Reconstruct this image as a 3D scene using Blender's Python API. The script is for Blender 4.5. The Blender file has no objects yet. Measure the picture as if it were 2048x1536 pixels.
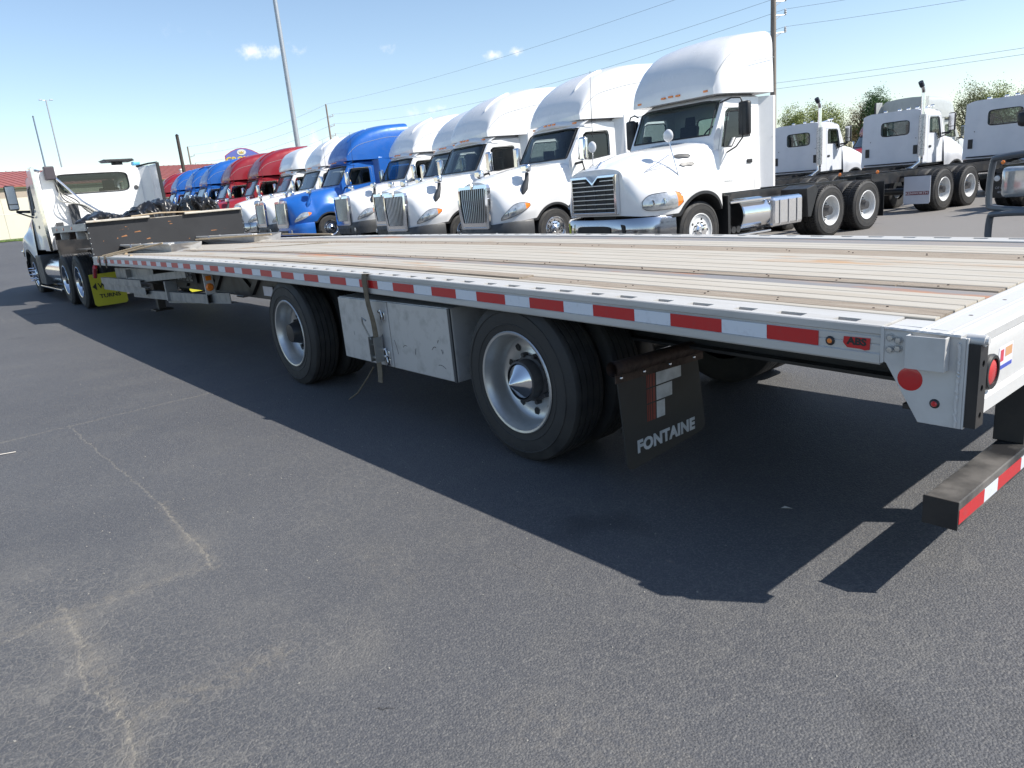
import bpy, bmesh, math, random
import numpy as np
from mathutils import Vector, Matrix, Euler
random.seed(7); rng = np.random.RandomState(5)
S = bpy.context.scene
C = S.collection
R = math.radians
# ------------------------------------------------------------------ camera
cd = bpy.data.cameras.new('camera'); cam = bpy.data.objects.new('camera', cd); C.objects.link(cam)
cd.sensor_width = 36; cd.lens = 1463.086 / 2048 * 36; cd.clip_start = .05; cd.clip_end = 3000
_r = Vector((0.6410513, 0.76222728, -0.08979316)); _u = Vector((-0.14225759, 0.23297176, 0.96202232)); _f = Vector((-0.75419892, 0.6039319, -0.25777947))
M = Matrix((( _r.x, _u.x, -_f.x), (_r.y, _u.y, -_f.y), (_r.z, _u.z, -_f.z))).to_4x4()
M.translation = Vector((3.79327549, -2.47773236, 1.52965629))
cam.matrix_world = M
S.camera = cam
# ------------------------------------------------------------------ world and sun
SUN = Vector((.77, .56, 1.0)).normalized()
elev = math.asin(SUN.z); azim = math.atan2(SUN.x, SUN.y)
w = bpy.data.worlds.new('World'); S.world = w; w.use_nodes = True
nt = w.node_tree; nt.nodes.clear()
out = nt.nodes.new('ShaderNodeOutputWorld'); bg = nt.nodes.new('ShaderNodeBackground')
sky = nt.nodes.new('ShaderNodeTexSky'); sky.sky_type = 'NISHITA'; sky.sun_disc = False
sky.sun_elevation = elev; sky.sun_rotation = azim; sky.air_density = 1.0; sky.dust_density = .4; sky.ozone_density = 1.0; sky.altitude = 100
bg.inputs['Strength'].default_value = .105
# a few small fair-weather clouds low over the horizon, part of the sky itself
tc = nt.nodes.new('ShaderNodeTexCoord')
CLOUDS = [((-1, 0, 0), 0)]
def cloud_dir(px, py):
    d = _f + _r * ((px - 1024) / 1463.086) - _u * ((py - 768) / 1463.086)
    return d.normalized()
nz = nt.nodes.new('ShaderNodeTexNoise'); nz.inputs['Scale'].default_value = 60; nz.inputs['Detail'].default_value = 7; nz.inputs['Roughness'].default_value = .62
nt.links.new(tc.outputs['Generated'], nz.inputs['Vector'])
acc = None
for (px, py, rad, sx, amp) in ((515, 104, .024, 1.7, .72), (590, 99, .02, 1.7, .42), (781, 97, .015, 1.1, .5), (985, 111, .015, 1.1, .75), (1034, 104, .018, .9, .8),
                          (640, 285, .05, 1.6, .45), (850, 225, .03, 1.6, .35), (430, 292, .02, 1.2, .3), (885, 215, .02, 1.2, .5), (360, 60, .03, 1.6, .12)):
    d = cloud_dir(px, py)
    rt = d.cross(Vector((0, 0, 1))).normalized(); up = rt.cross(d).normalized()
    def dot(v, s):
        n = nt.nodes.new('ShaderNodeVectorMath'); n.operation = 'DOT_PRODUCT'; n.inputs[1].default_value = v * s
        nt.links.new(tc.outputs['Generated'], n.inputs[0]); return n.outputs['Value']
    a, b = dot(rt, 1 / (rad * sx)), dot(up, 1 / (rad * .62)); front = dot(d, 1)
    off = up.dot(d) / (rad * .62)
    cb = nt.nodes.new('ShaderNodeCombineXYZ'); nt.links.new(a, cb.inputs[0]); nt.links.new(b, cb.inputs[1])
    ln = nt.nodes.new('ShaderNodeVectorMath'); ln.operation = 'LENGTH'; nt.links.new(cb.outputs[0], ln.inputs[0])
    mr = nt.nodes.new('ShaderNodeMapRange'); mr.inputs['From Min'].default_value = 1.0; mr.inputs['From Max'].default_value = 0.0
    mr.inputs['To Max'].default_value = amp; nt.links.new(ln.outputs['Value'], mr.inputs['Value'])
    g = nt.nodes.new('ShaderNodeMath'); g.operation = 'GREATER_THAN'; g.inputs[1].default_value = .5; nt.links.new(front, g.inputs[0])
    m = nt.nodes.new('ShaderNodeMath'); m.operation = 'MULTIPLY'; nt.links.new(mr.outputs[0], m.inputs[0]); nt.links.new(g.outputs[0], m.inputs[1])
    if acc is None: acc = m.outputs[0]
    else:
        ad = nt.nodes.new('ShaderNodeMath'); ad.operation = 'MAXIMUM'; nt.links.new(acc, ad.inputs[0]); nt.links.new(m.outputs[0], ad.inputs[1]); acc = ad.outputs[0]
sub = nt.nodes.new('ShaderNodeMath'); sub.operation = 'MULTIPLY_ADD'; sub.inputs[1].default_value = 2.6; sub.inputs[2].default_value = -1.32
nt.links.new(nz.outputs[0], sub.inputs[0])
ad2 = nt.nodes.new('ShaderNodeMath'); ad2.operation = 'MULTIPLY_ADD'; ad2.inputs[1].default_value = 1.6; nt.links.new(acc, ad2.inputs[0]); nt.links.new(sub.outputs[0], ad2.inputs[2])
mk = nt.nodes.new('ShaderNodeMapRange'); mk.interpolation_type = 'SMOOTHSTEP'; mk.inputs['From Min'].default_value = .25; mk.inputs['From Max'].default_value = 1.5
mk.inputs['To Max'].default_value = .8
nt.links.new(ad2.outputs[0], mk.inputs['Value'])
gate = nt.nodes.new('ShaderNodeMath'); gate.operation = 'MULTIPLY'
g2 = nt.nodes.new('ShaderNodeMapRange'); g2.inputs['From Max'].default_value = .25; nt.links.new(acc, g2.inputs['Value'])
nt.links.new(mk.outputs[0], gate.inputs[0]); nt.links.new(g2.outputs[0], gate.inputs[1])
mixc = nt.nodes.new('ShaderNodeMix'); mixc.data_type = 'RGBA'; mixc.inputs['B'].default_value = (7.5, 7.3, 7.2, 1)
nt.links.new(gate.outputs[0], mixc.inputs['Factor']); nt.links.new(sky.outputs[0], mixc.inputs['A'])
nt.links.new(mixc.outputs['Result'], bg.inputs['Color'])
nt.links.new(bg.outputs[0], out.inputs['Surface'])
sl = bpy.data.lights.new('sun', 'SUN'); sl.energy = 4.3; sl.angle = R(.53); sl.color = (1, .95, .87)
sun = bpy.data.objects.new('sun', sl); C.objects.link(sun); sun.rotation_euler = SUN.to_track_quat('Z', 'Y').to_euler()
S.view_settings.view_transform = 'Standard'; S.view_settings.look = 'None'; S.view_settings.exposure = .78; S.view_settings.gamma = 1
S.view_settings.use_curve_mapping = False
S.cycles.max_bounces = 8; S.cycles.transparent_max_bounces = 16

# ------------------------------------------------------------------ materials
MATS = {}
def nodes(name):
    m = bpy.data.materials.new(name); m.use_nodes = True
    b = m.node_tree.nodes['Principled BSDF']
    return m, m.node_tree, b
def inp(b, **k):
    for a, v in k.items():
        a = a.replace('_', ' ')
        if a in b.inputs: b.inputs[a].default_value = v
def noise_mix(t, c1, c2, scale=8, detail=6, rough=.6, lo=.4, hi=.65, stretch=(1, 1, 1), coord='Object', seed=0):
    n = t.nodes
    tcn = n.new('ShaderNodeTexCoord'); mp = n.new('ShaderNodeMapping'); mp.inputs['Scale'].default_value = stretch; mp.inputs['Location'].default_value = (seed, seed * 1.7, seed * .3)
    t.links.new(tcn.outputs[coord], mp.inputs[0])
    nn = n.new('ShaderNodeTexNoise'); nn.inputs['Scale'].default_value = scale; nn.inputs['Detail'].default_value = detail; nn.inputs['Roughness'].default_value = rough
    t.links.new(mp.outputs[0], nn.inputs['Vector'])
    mr = n.new('ShaderNodeMapRange'); mr.inputs['From Min'].default_value = lo; mr.inputs['From Max'].default_value = hi; t.links.new(nn.outputs[0], mr.inputs['Value'])
    mx = n.new('ShaderNodeMix'); mx.data_type = 'RGBA'; t.links.new(mr.outputs[0], mx.inputs['Factor'])
    for s, c in (('A', c1), ('B', c2)):
        if isinstance(c, tuple): mx.inputs[s].default_value = (*c, 1) if len(c) == 3 else c
        else: t.links.new(c, mx.inputs[s])
    return mx.outputs['Result'], mr.outputs[0], mp
def simple(name, col, rough=.5, metal=0, coat=0, vary=.12, scale=6, bump=0, bscale=40, dirt=None, stretch=(1, 1, 1)):
    if name in MATS: return MATS[name]
    m, t, b = nodes(name)
    inp(b, Roughness=rough, Metallic=metal, Coat_Weight=coat)
    c2 = tuple(c * (1 - vary) for c in col) if dirt is None else dirt
    o, f, mp = noise_mix(t, col, c2, scale=scale, lo=.42, hi=.75, stretch=stretch)
    t.links.new(o, b.inputs['Base Color'])
    rr = t.nodes.new('ShaderNodeMapRange'); rr.inputs['To Min'].default_value = rough * .85; rr.inputs['To Max'].default_value = min(1, rough * 1.3 + .03)
    t.links.new(f, rr.inputs['Value']); t.links.new(rr.outputs[0], b.inputs['Roughness'])
    if bump:
        nn = t.nodes.new('ShaderNodeTexNoise'); nn.inputs['Scale'].default_value = bscale; nn.inputs['Detail'].default_value = 4; t.links.new(mp.outputs[0], nn.inputs['Vector'])
        bp = t.nodes.new('ShaderNodeBump'); bp.inputs['Strength'].default_value = bump; bp.inputs['Distance'].default_value = .01
        t.links.new(nn.outputs[0], bp.inputs['Height']); t.links.new(bp.outputs[0], b.inputs['Normal'])
    MATS[name] = m; return m
white = simple('white_paint', (.82, .82, .82), .22, coat=.6, vary=.05)
kwhite = simple('fleet_white_paint', (.66, .68, .72), .4, coat=.2, vary=.06, scale=3)
blue = simple('blue_paint', (.012, .115, .44), .38, metal=.1, coat=.35, vary=.1)
red = simple('red_paint', (.27, .014, .024), .38, metal=.1, coat=.35, vary=.1)
greyp = simple('grey_paint', (.42, .44, .43), .4, coat=.2)
chrome = simple('chrome', (.78, .80, .83), .1, metal=1, vary=.05); satin = simple('satin_chrome', (.80, .82, .84), .34, metal=.9, vary=.05); dimalu = simple('oxidised_aluminium', (.26, .265, .27), .5, metal=.4, vary=.3)
pol = simple('polished_steel_bumper', (.55, .55, .56), .16, metal=1, vary=.08, scale=2)
blackp = simple('black_plastic', (.018, .019, .021), .5, vary=.3)
greyplast = simple('grey_plastic', (.055, .058, .063), .55, vary=.2)
rubber = simple('tyre_rubber', (.022, .022, .023), .72, vary=.35, scale=9, dirt=(.05, .047, .043), bump=.15, bscale=60)
blackm = simple('black_chassis_paint', (.014, .015, .017), .42, vary=.3, scale=5, dirt=(.035, .03, .027))
rusty = simple('rusty_steel', (.05, .028, .02), .7, vary=.5, scale=18, dirt=(.02, .015, .013), bump=.3)
amber = simple('amber_lens', (.85, .22, .02), .2, coat=.8)
redl = simple('red_lens', (.55, .01, .012), .22, coat=.8)
lensm = simple('clear_lens', (.62, .64, .64), .08, metal=.55, coat=1, vary=.4, scale=14)
seatm = simple('seat_fabric', (.10, .10, .11), .9)
trimm = simple('cab_trim_grey', (.13, .13, .13), .85)
pwheel = simple('white_wheel_paint', (.72, .73, .73), .32, coat=.3, vary=.08)
alw = simple('cast_aluminium_wheel', (.58, .58, .57), .36, metal=.75, vary=.22, scale=7, bump=.05)
alpol = simple('polished_aluminium', (.75, .76, .78), .14, metal=1, vary=.1)
hubm = simple('hub_iron', (.07, .07, .075), .5, metal=.4, vary=.3)
def alu_mat(name, col, metal, rough, stain, rust=None, stretch=(.6, 6, 6), lo=.45, hi=.8, rlo=.62):
    m, t, b = nodes(name)
    o, f, mp = noise_mix(t, col, stain, scale=3, detail=8, lo=lo, hi=hi, stretch=stretch)
    if rust:
        o, f2, _ = noise_mix(t, o, rust, scale=1.6, detail=8, rough=.65, lo=rlo, hi=rlo + .1, stretch=(.5, 2.2, 1), seed=4.3)
    t.links.new(o, b.inputs['Base Color']); inp(b, Metallic=metal)
    rr = t.nodes.new('ShaderNodeMapRange'); rr.inputs['To Min'].default_value = rough; rr.inputs['To Max'].default_value = min(1, rough + .25)
    t.links.new(f, rr.inputs['Value']); t.links.new(rr.outputs[0], b.inputs['Roughness'])
    nn = t.nodes.new('ShaderNodeTexNoise'); nn.inputs['Scale'].default_value = 30; nn.inputs['Detail'].default_value = 5; t.links.new(mp.outputs[0], nn.inputs['Vector'])
    bp = t.nodes.new('ShaderNodeBump'); bp.inputs['Strength'].default_value = .12; bp.inputs['Distance'].default_value = .004
    t.links.new(nn.outputs[0], bp.inputs['Height']); t.links.new(bp.outputs[0], b.inputs['Normal'])
    MATS[name] = m; return m
alrail = alu_mat('worn_aluminium_rail', (.50, .49, .47), .15, .45, (.36, .35, .33))
aldeck = alu_mat('dusty_deck_aluminium', (.44, .405, .345), .05, .55, (.34, .30, .245), (.40, .26, .15), stretch=(.4, 3, 3), rlo=.60)
alsheet = alu_mat('scuffed_aluminium_sheet', (.50, .50, .50), .35, .42, (.30, .29, .28), (.10, .09, .085), stretch=(3, 3, 3), lo=.5, hi=.85, rlo=.68)
alwhite = alu_mat('bright_aluminium_casting', (.56, .56, .555), .2, .45, (.47, .455, .44), stretch=(2, 2, 2))
steelstrip = alu_mat('weathered_beam_strip', (.20, .195, .20), .0, .65, (.29, .24, .195), (.38, .17, .08), stretch=(.5, 3, 3), rlo=.54)
def wood_mat(name, c1, c2, c3):
    m, t, b = nodes(name)
    o, f, mp = noise_mix(t, c1, c2, scale=2.2, detail=9, rough=.7, lo=.35, hi=.65, stretch=(1, 22, 22))
    o, f2, _ = noise_mix(t, o, c3, scale=7, detail=6, rough=.7, lo=.60, hi=.70, stretch=(.8, 9, 9), seed=9)
    t.links.new(o, b.inputs['Base Color']); inp(b, Roughness=.85)
    bp = t.nodes.new('ShaderNodeBump'); bp.inputs['Strength'].default_value = .5; bp.inputs['Distance'].default_value = .004
    t.links.new(f, bp.inputs['Height']); t.links.new(bp.outputs[0], b.inputs['Normal'])
    MATS[name] = m; return m
wood = wood_mat('weathered_apitong_wood', (.20, .16, .12), (.32, .275, .225), (.07, .05, .04))
def tape_mat(name, col):
    m, t, b = nodes(name)
    o, f, mp = noise_mix(t, col, tuple(c * .75 + .02 for c in col), scale=25, lo=.55, hi=.8)
    t.links.new(o, b.inputs['Base Color']); inp(b, Roughness=.35, Coat_Weight=.4)
    MATS[name] = m; return m
tred = tape_mat('red_reflective_tape', (.50, .008, .012)); twhite = tape_mat('white_reflective_tape', (.66, .70, .76))
# glass
def glass_mat(name, tint, mixf=.12):
    m = bpy.data.materials.new(name); m.use_nodes = True; t = m.node_tree; t.nodes.clear()
    o = t.nodes.new('ShaderNodeOutputMaterial'); tr = t.nodes.new('ShaderNodeBsdfTransparent'); tr.inputs[0].default_value = (*tint, 1)
    gl = t.nodes.new('ShaderNodeBsdfGlossy'); gl.inputs['Roughness'].default_value = .03; gl.inputs[0].default_value = (.95, .97, 1, 1)
    lw_ = t.nodes.new('ShaderNodeLayerWeight'); lw_.inputs[0].default_value = .5; fr = t.nodes.new('ShaderNodeMath'); fr.operation = 'POWER'; fr.inputs[1].default_value = 4.0; t.links.new(lw_.outputs['Facing'], fr.inputs[0])
    ma = t.nodes.new('ShaderNodeMath'); ma.operation = 'MULTIPLY_ADD'; ma.inputs[1].default_value = 1.0; ma.inputs[2].default_value = mixf; ma.use_clamp = True
    t.links.new(fr.outputs[0], ma.inputs[0])
    mx = t.nodes.new('ShaderNodeMixShader'); t.links.new(ma.outputs[0], mx.inputs[0]); t.links.new(tr.outputs[0], mx.inputs[1]); t.links.new(gl.outputs[0], mx.inputs[2])
    t.links.new(mx.outputs[0], o.inputs[0]); MATS[name] = m; return m
glass = glass_mat('tinted_cab_glass', (.42, .50, .49), .05)
dglass = glass_mat('dark_cab_glass', (.18, .22, .22), .04); sglass = glass_mat('side_glass', (.24, .285, .28), .05)

# ------------------------------------------------------------------ mesh helpers
class MB:
    def __init__(s): s.v = []; s.f = []; s.m = []; s.cur = 0
    def add(s, vs, fs):
        o = len(s.v); s.v += [tuple(map(float, v)) for v in vs]; s.f += [tuple(o + i for i in f) for f in fs]; s.m += [s.cur] * len(fs); return s
    def box(s, x0, x1, y0, y1, z0, z1, T=None):
        if x0 > x1: x0, x1 = x1, x0
        if y0 > y1: y0, y1 = y1, y0
        if z0 > z1: z0, z1 = z1, z0
        vs = [(x0, y0, z0), (x1, y0, z0), (x1, y1, z0), (x0, y1, z0), (x0, y0, z1), (x1, y0, z1), (x1, y1, z1), (x0, y1, z1)]
        if T: vs = [T(v) for v in vs]
        return s.add(vs, [(0, 3, 2, 1), (4, 5, 6, 7), (0, 1, 5, 4), (1, 2, 6, 5), (2, 3, 7, 6), (3, 0, 4, 7)])
    def prism(s, poly, ax, a, b, seg=1, fn=None):
        """poly: 2D points in the two other axes (cyclic order); extruded along ax from a to b."""
        n = len(poly); vs = []
        for k in range(seg + 1):
            t = a + (b - a) * k / seg
            for (p, q) in poly:
                v = {'x': (t, p, q), 'y': (p, t, q), 'z': (p, q, t)}[ax]
                vs.append(fn(v) if fn else v)
        fs = [tuple(range(n)), tuple(reversed(range(seg * n, seg * n + n)))]
        for k in range(seg):
            for i in range(n):
                j = (i + 1) % n; fs.append((k * n + i, (k + 1) * n + i, (k + 1) * n + j, k * n + j))
        return s.add(vs, fs)
    def tube(s, pts, r, n=8, cap=True):
        pts = [Vector(p) for p in pts]; rs = r if isinstance(r, (list, tuple)) else [r] * len(pts)
        vs = []; prev = None
        for i, p in enumerate(pts):
            d = ((pts[min(i + 1, len(pts) - 1)] - p).normalized() + (p - pts[max(i - 1, 0)]).normalized())
            if d.length < 1e-6: d = pts[min(i + 1, len(pts) - 1)] - pts[max(i - 1, 0)]
            d.normalize()
            if prev is None: a = d.cross(Vector((0, 0, 1)) if abs(d.z) < .9 else Vector((1, 0, 0))).normalized()
            else: a = (prev - d * prev.dot(d)).normalized()
            prev = a; b = d.cross(a)
            vs += [p + (a * math.cos(2 * math.pi * k / n) + b * math.sin(2 * math.pi * k / n)) * rs[i] for k in range(n)]
        fs = []
        for i in range(len(pts) - 1):
            for k in range(n):
                j = (k + 1) % n; fs.append((i * n + k, i * n + j, (i + 1) * n + j, (i + 1) * n + k))
        if cap: fs += [tuple(reversed(range(n))), tuple(range((len(pts) - 1) * n, len(pts) * n))]
        return s.add(vs, fs)
    def lathe(s, prof, o=(0, 0, 0), axis='x', n=40, sgn=1):
        """prof: (radius, distance along axis)."""
        vs = []; o = Vector(o)
        for (r, h) in prof:
            for k in range(n):
                a = 2 * math.pi * k / n; c, q = r * math.cos(a), r * math.sin(a)
                vs.append(o + Vector({'x': (h * sgn, c, q), 'y': (c, h * sgn, q), 'z': (c, q, h * sgn)}[axis]))
        fs = []
        for i in range(len(prof) - 1):
            for k in range(n):
                j = (k + 1) % n; fs.append((i * n + k, (i + 1) * n + k, (i + 1) * n + j, i * n + j))
        if prof[0][0] > 1e-4 and prof[0][0] < .2: pass
        return s.add(vs, fs)
    def grid(s, rows, closed=False):
        n = len(rows[0]); vs = [p for r in rows for p in r]; fs = []
        for i in range(len(rows) - 1):
            for k in range(n - 1 + (1 if closed else 0)):
                j = (k + 1) % n; fs.append((i * n + k, i * n + j, (i + 1) * n + j, (i + 1) * n + k))
        return s.add(vs, fs)
    def mesh(s, name, mats, smooth=35):
        me = bpy.data.meshes.new(name); me.from_pydata(s.v, [], s.f)
        bm = bmesh.new(); bm.from_mesh(me); bmesh.ops.remove_doubles(bm, verts=bm.verts, dist=1e-5)
        bmesh.ops.recalc_face_normals(bm, faces=bm.faces); bm.to_mesh(me); bm.free()
        if not isinstance(mats, (list, tuple)): mats = [mats]
        for m in mats: me.materials.append(m)
        if len(mats) > 1 and len(me.polygons) == len(s.m):
            me.polygons.foreach_set('material_index', s.m)
        if smooth:
            me.polygons.foreach_set('use_smooth', [True] * len(me.polygons)); me.set_sharp_from_angle(angle=R(smooth))
        me.update(); return me
    def build(s, name, mats, parent=None, smooth=35, bevel=0, T=None):
        o = bpy.data.objects.new(name, s.mesh(name, mats, smooth)); C.objects.link(o)
        if parent: o.parent = parent
        if bevel:
            b = o.modifiers.new('bevel', 'BEVEL'); b.width = bevel; b.segments = 2; b.limit_method = 'ANGLE'; b.angle_limit = R(40)
        return o
def empty(name, loc=(0, 0, 0), rz=0, label=None, cat=None, group=None, parent=None):
    o = bpy.data.objects.new(name, None); C.objects.link(o); o.location = loc; o.rotation_euler = (0, 0, rz); o.empty_display_size = .2
    if parent: o.parent = parent
    tag(o, label, cat, group); return o
def tag(o, label=None, cat=None, group=None, kind=None):
    for k, v in (('label', label), ('category', cat), ('group', group), ('kind', kind)):
        if v: o[k] = v
    return o
def copy_tree(o, parent=None):
    c = o.copy(); C.objects.link(c)
    if parent: c.parent = parent
    for ch in list(o.children): copy_tree(ch, c)
    return c
def link_copy(o, parent, loc=None):
    c = o.copy(); C.objects.link(c); c.parent = parent
    if loc is not None: c.location = loc
    return c
def text(body, name, size, loc, rot, mat, parent, ext=.0008, xs=1, shear=0, align='CENTER', offset=0, spacing=1):
    cu = bpy.data.curves.new(name, 'FONT'); cu.body = body; cu.size = size; cu.extrude = ext; cu.align_x = align; cu.align_y = 'CENTER'
    cu.shear = shear; cu.offset = offset; cu.space_character = spacing; cu.resolution_u = 3
    cu.materials.append(mat); tmp = bpy.data.objects.new(name, cu); C.objects.link(tmp); dg = bpy.context.evaluated_depsgraph_get(); dg.update()
    me = bpy.data.meshes.new_from_object(tmp.evaluated_get(dg)); bpy.data.objects.remove(tmp); o = bpy.data.objects.new(name, me); C.objects.link(o); o.parent = parent; o.location = loc; o.rotation_euler = rot; o.scale = (xs, 1, 1)
    return o
def cr(P, m):
    """Catmull-Rom resample of control points along axis 0 to m points per span."""
    P = np.asarray(P, float); n = len(P); outp = []
    Q = np.concatenate([2 * P[:1] - P[1:2], P, 2 * P[-1:] - P[-2:-1]])
    for i in range(n - 1):
        p0, p1, p2, p3 = Q[i:i + 4]
        for k in range(m):
            t = k / m
            outp.append(.5 * ((2 * p1) + (-p0 + p2) * t + (2 * p0 - 5 * p1 + 4 * p2 - p3) * t * t + (-p0 + 3 * p1 - 3 * p2 + p3) * t ** 3))
    outp.append(P[-1]); return np.array(outp)
def surf(stations, mu=6, mv=3):
    """stations: list of (s, [(x,z)...] from low side to centre top) -> dense array [i][j]=(x,s,z)."""
    A = np.array([[(x, s, z) for (x, z) in pr] for s, pr in stations])
    A = cr(A, mu); A = np.swapaxes(cr(np.swapaxes(A, 0, 1), mv), 0, 1); return A
def both(A):
    """mirror half surface: rows from +x low side over the top to -x low side."""
    B = A[:, ::-1].copy()[:, 1:] * np.array([-1, 1, 1]); return np.concatenate([A, B], 1)
def boolean(solid, cuts, mats):
    """solid: MB closed; cuts: list of MB -> mesh with the cuts removed."""
    o = bpy.data.objects.new('tmp', solid.mesh('cab', mats, 0)); C.objects.link(o); tmp = []
    for c in cuts:
        k = bpy.data.objects.new('tmpc', c.mesh('tmpc', mats, 0)); C.objects.link(k); tmp.append(k)
        md = o.modifiers.new('b', 'BOOLEAN'); md.operation = 'DIFFERENCE'; md.object = k; md.solver = 'EXACT'
    dg = bpy.context.evaluated_depsgraph_get(); dg.update()
    me = bpy.data.meshes.new_from_object(o.evaluated_get(dg))
    for k in tmp:
        m_ = k.data; bpy.data.objects.remove(k); bpy.data.meshes.remove(m_)
    m_ = o.data; bpy.data.objects.remove(o); bpy.data.meshes.remove(m_)
    me.polygons.foreach_set('use_smooth', [True] * len(me.polygons)); me.set_sharp_from_angle(angle=R(30)); return me
def meshobj(name, me, parent):
    o = bpy.data.objects.new(name, me); C.objects.link(o); o.parent = parent; return o
# ------------------------------------------------------------------ ground
def sst(t): t = max(0., min(1., t)); return t * t * (3 - 2 * t)
def gz(x, y):
    t = max(0., -x - 14); a = .42 * (1 - math.exp(-t / 20.)) * min(1, t / 3.)
    return max(a, a + (1.08 - a) * sst((-x - 34) / 20) * sst((8 - y) / 4), a + (1.12 - a) * sst((-x - 60) / 14))
def ground_mat():
    m, t, b = nodes('worn_asphalt'); n = t.nodes; L = t.links.new
    geo = n.new('ShaderNodeNewGeometry'); P = geo.outputs['Position']
    def noise(scale, detail=5, rough=.6, src=P):
        k = n.new('ShaderNodeTexNoise'); k.inputs['Scale'].default_value = scale; k.inputs['Detail'].default_value = detail; k.inputs['Roughness'].default_value = rough; L(src, k.inputs['Vector']); return k
    def mr(v, a, b_, c=0, d=1, sm=False):
        k = n.new('ShaderNodeMapRange'); k.inputs['From Min'].default_value = a; k.inputs['From Max'].default_value = b_; k.inputs['To Min'].default_value = c; k.inputs['To Max'].default_value = d
        if sm: k.interpolation_type = 'SMOOTHSTEP'
        L(v, k.inputs['Value']); return k.outputs[0]
    def math_(op, a, c):
        k = n.new('ShaderNodeMath'); k.operation = op
        for i, v in enumerate((a, c)):
            if isinstance(v, (int, float)): k.inputs[i].default_value = v
            else: L(v, k.inputs[i])
        return k.outputs[0]
    def mix(f, a, c):
        k = n.new('ShaderNodeMix'); k.data_type = 'RGBA'
        if isinstance(f, (int, float)): k.inputs['Factor'].default_value = f
        else: L(f, k.inputs['Factor'])
        for s_, v in (('A', a), ('B', c)):
            if isinstance(v, tuple): k.inputs[s_].default_value = (*v, 1)
            else: L(v, k.inputs[s_])
        return k.outputs['Result']
    warp = noise(5, 4); wv = n.new('ShaderNodeVectorMath'); wv.operation = 'MULTIPLY_ADD'; L(warp.outputs['Color'], wv.inputs[0]); wv.inputs[1].default_value = (.09, .09, 0); L(P, wv.inputs[2])
    warp2 = noise(45, 4); wv2 = n.new('ShaderNodeVectorMath'); wv2.operation = 'MULTIPLY_ADD'; L(warp2.outputs['Color'], wv2.inputs[0]); wv2.inputs[1].default_value = (.03, .03, 0); L(wv.outputs[0], wv2.inputs[2])
    sub_ = n.new('ShaderNodeVectorMath'); sub_.operation = 'SUBTRACT'; L(wv2.outputs[0], sub_.inputs[0]); sub_.inputs[1].default_value = (.06, .06, 0)
    W = sub_.outputs[0]
    def seg(ax, ay, bx, by, wd, soft=1.0):
        d = Vector((bx - ax, by - ay, 0)); Ln = d.length; d.normalize(); nn = Vector((-d.y, d.x, 0))
        v = n.new('ShaderNodeVectorMath'); v.operation = 'SUBTRACT'; L(W, v.inputs[0]); v.inputs[1].default_value = (ax, ay, 0)
        d1 = n.new('ShaderNodeVectorMath'); d1.operation = 'DOT_PRODUCT'; L(v.outputs[0], d1.inputs[0]); d1.inputs[1].default_value = d
        d2 = n.new('ShaderNodeVectorMath'); d2.operation = 'DOT_PRODUCT'; L(v.outputs[0], d2.inputs[0]); d2.inputs[1].default_value = nn
        a_ = math_('ABSOLUTE', d2.outputs['Value'], 0)
        e1 = math_('MULTIPLY', d1.outputs['Value'], -1); e2 = math_('SUBTRACT', d1.outputs['Value'], Ln)
        e = math_('MAXIMUM', math_('MAXIMUM', e1, e2), 0)
        dist = math_('ADD', a_, e); return mr(dist, wd, 0, 0, soft)
    cr_ = None
    for s_ in ((-2.9, -9, -2.9, 2.5, .010, .75), (-2.95, -1.72, -.5, -1.66, .011, .7), (-.5, -1.66, .55, -1.69, .014, .8), (.52, -1.72, .45, -5, .01, .4), (.4, -2.28, .76, -2.27, .014, .8), (.76, -2.27, 1.1, -2.31, .012, .8), (1.1, -2.31, 1.41, -2.25, .014, .8),
               (1.41, -2.25, 1.9, -2.33, .014, .7), (-13, -2.4, -10, 3, .01, .4), (-12.5, -1.2, -30, -.9, .02, .5), (-10, 14, 2, 15.5, .03, .5), (-4, 12, 4, 11.6, .02, .5)):
        v = seg(*s_); cr_ = v if cr_ is None else math_('MAXIMUM', cr_, v)
    # alligator cracking strongest near the crack
    near = None
    for s_ in ((.2, -2.35, 1.9, -2.3, .8, .75), (1.2, -2.2, 1.5, -1.6, .45, .5), (.0, -1.75, .6, -1.7, .25, .4)):
        v = seg(*s_); near = v if near is None else math_('MAXIMUM', near, v)
    vor = n.new('ShaderNodeTexVoronoi'); vor.feature = 'DISTANCE_TO_EDGE'; vor.inputs['Scale'].default_value = 26; L(W, vor.inputs['Vector'])
    allig = math_('MULTIPLY', mr(vor.outputs['Distance'], .09, .0), near)
    # dust patches
    big = noise(.35, 6, .6); med = noise(2.3, 7, .65); agg = noise(95, 3, .75); agg2 = n.new('ShaderNodeTexVoronoi'); agg2.inputs['Scale'].default_value = 130; L(P, agg2.inputs['Vector'])
    fine = noise(210, 3, .75)
    base = mix(mr(big.outputs[0], .35, .65), (.060, .062, .070), (.080, .082, .089))
    base = mix(mr(med.outputs[0], .50, .74, 0, .55), base, (.105, .103, .100))
    stone = mr(agg2.outputs['Color'], .55, .95); 
    base = mix(math_('MULTIPLY', stone, .42), base, (.19, .185, .175)); base = mix(mr(agg.outputs[0], .54, .62, 0, .45), base, (.20, .19, .175))
    base = mix(mr(fine.outputs[0], .48, .36, 0, .6), base, (.03, .031, .033))
    base = mix(math_('MULTIPLY', near, mr(med.outputs[0], .45, .68, 0, .7)), base, (.17, .16, .145))
    base = mix(math_('MULTIPLY', allig, .5), base, (.24, .225, .20))
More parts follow.
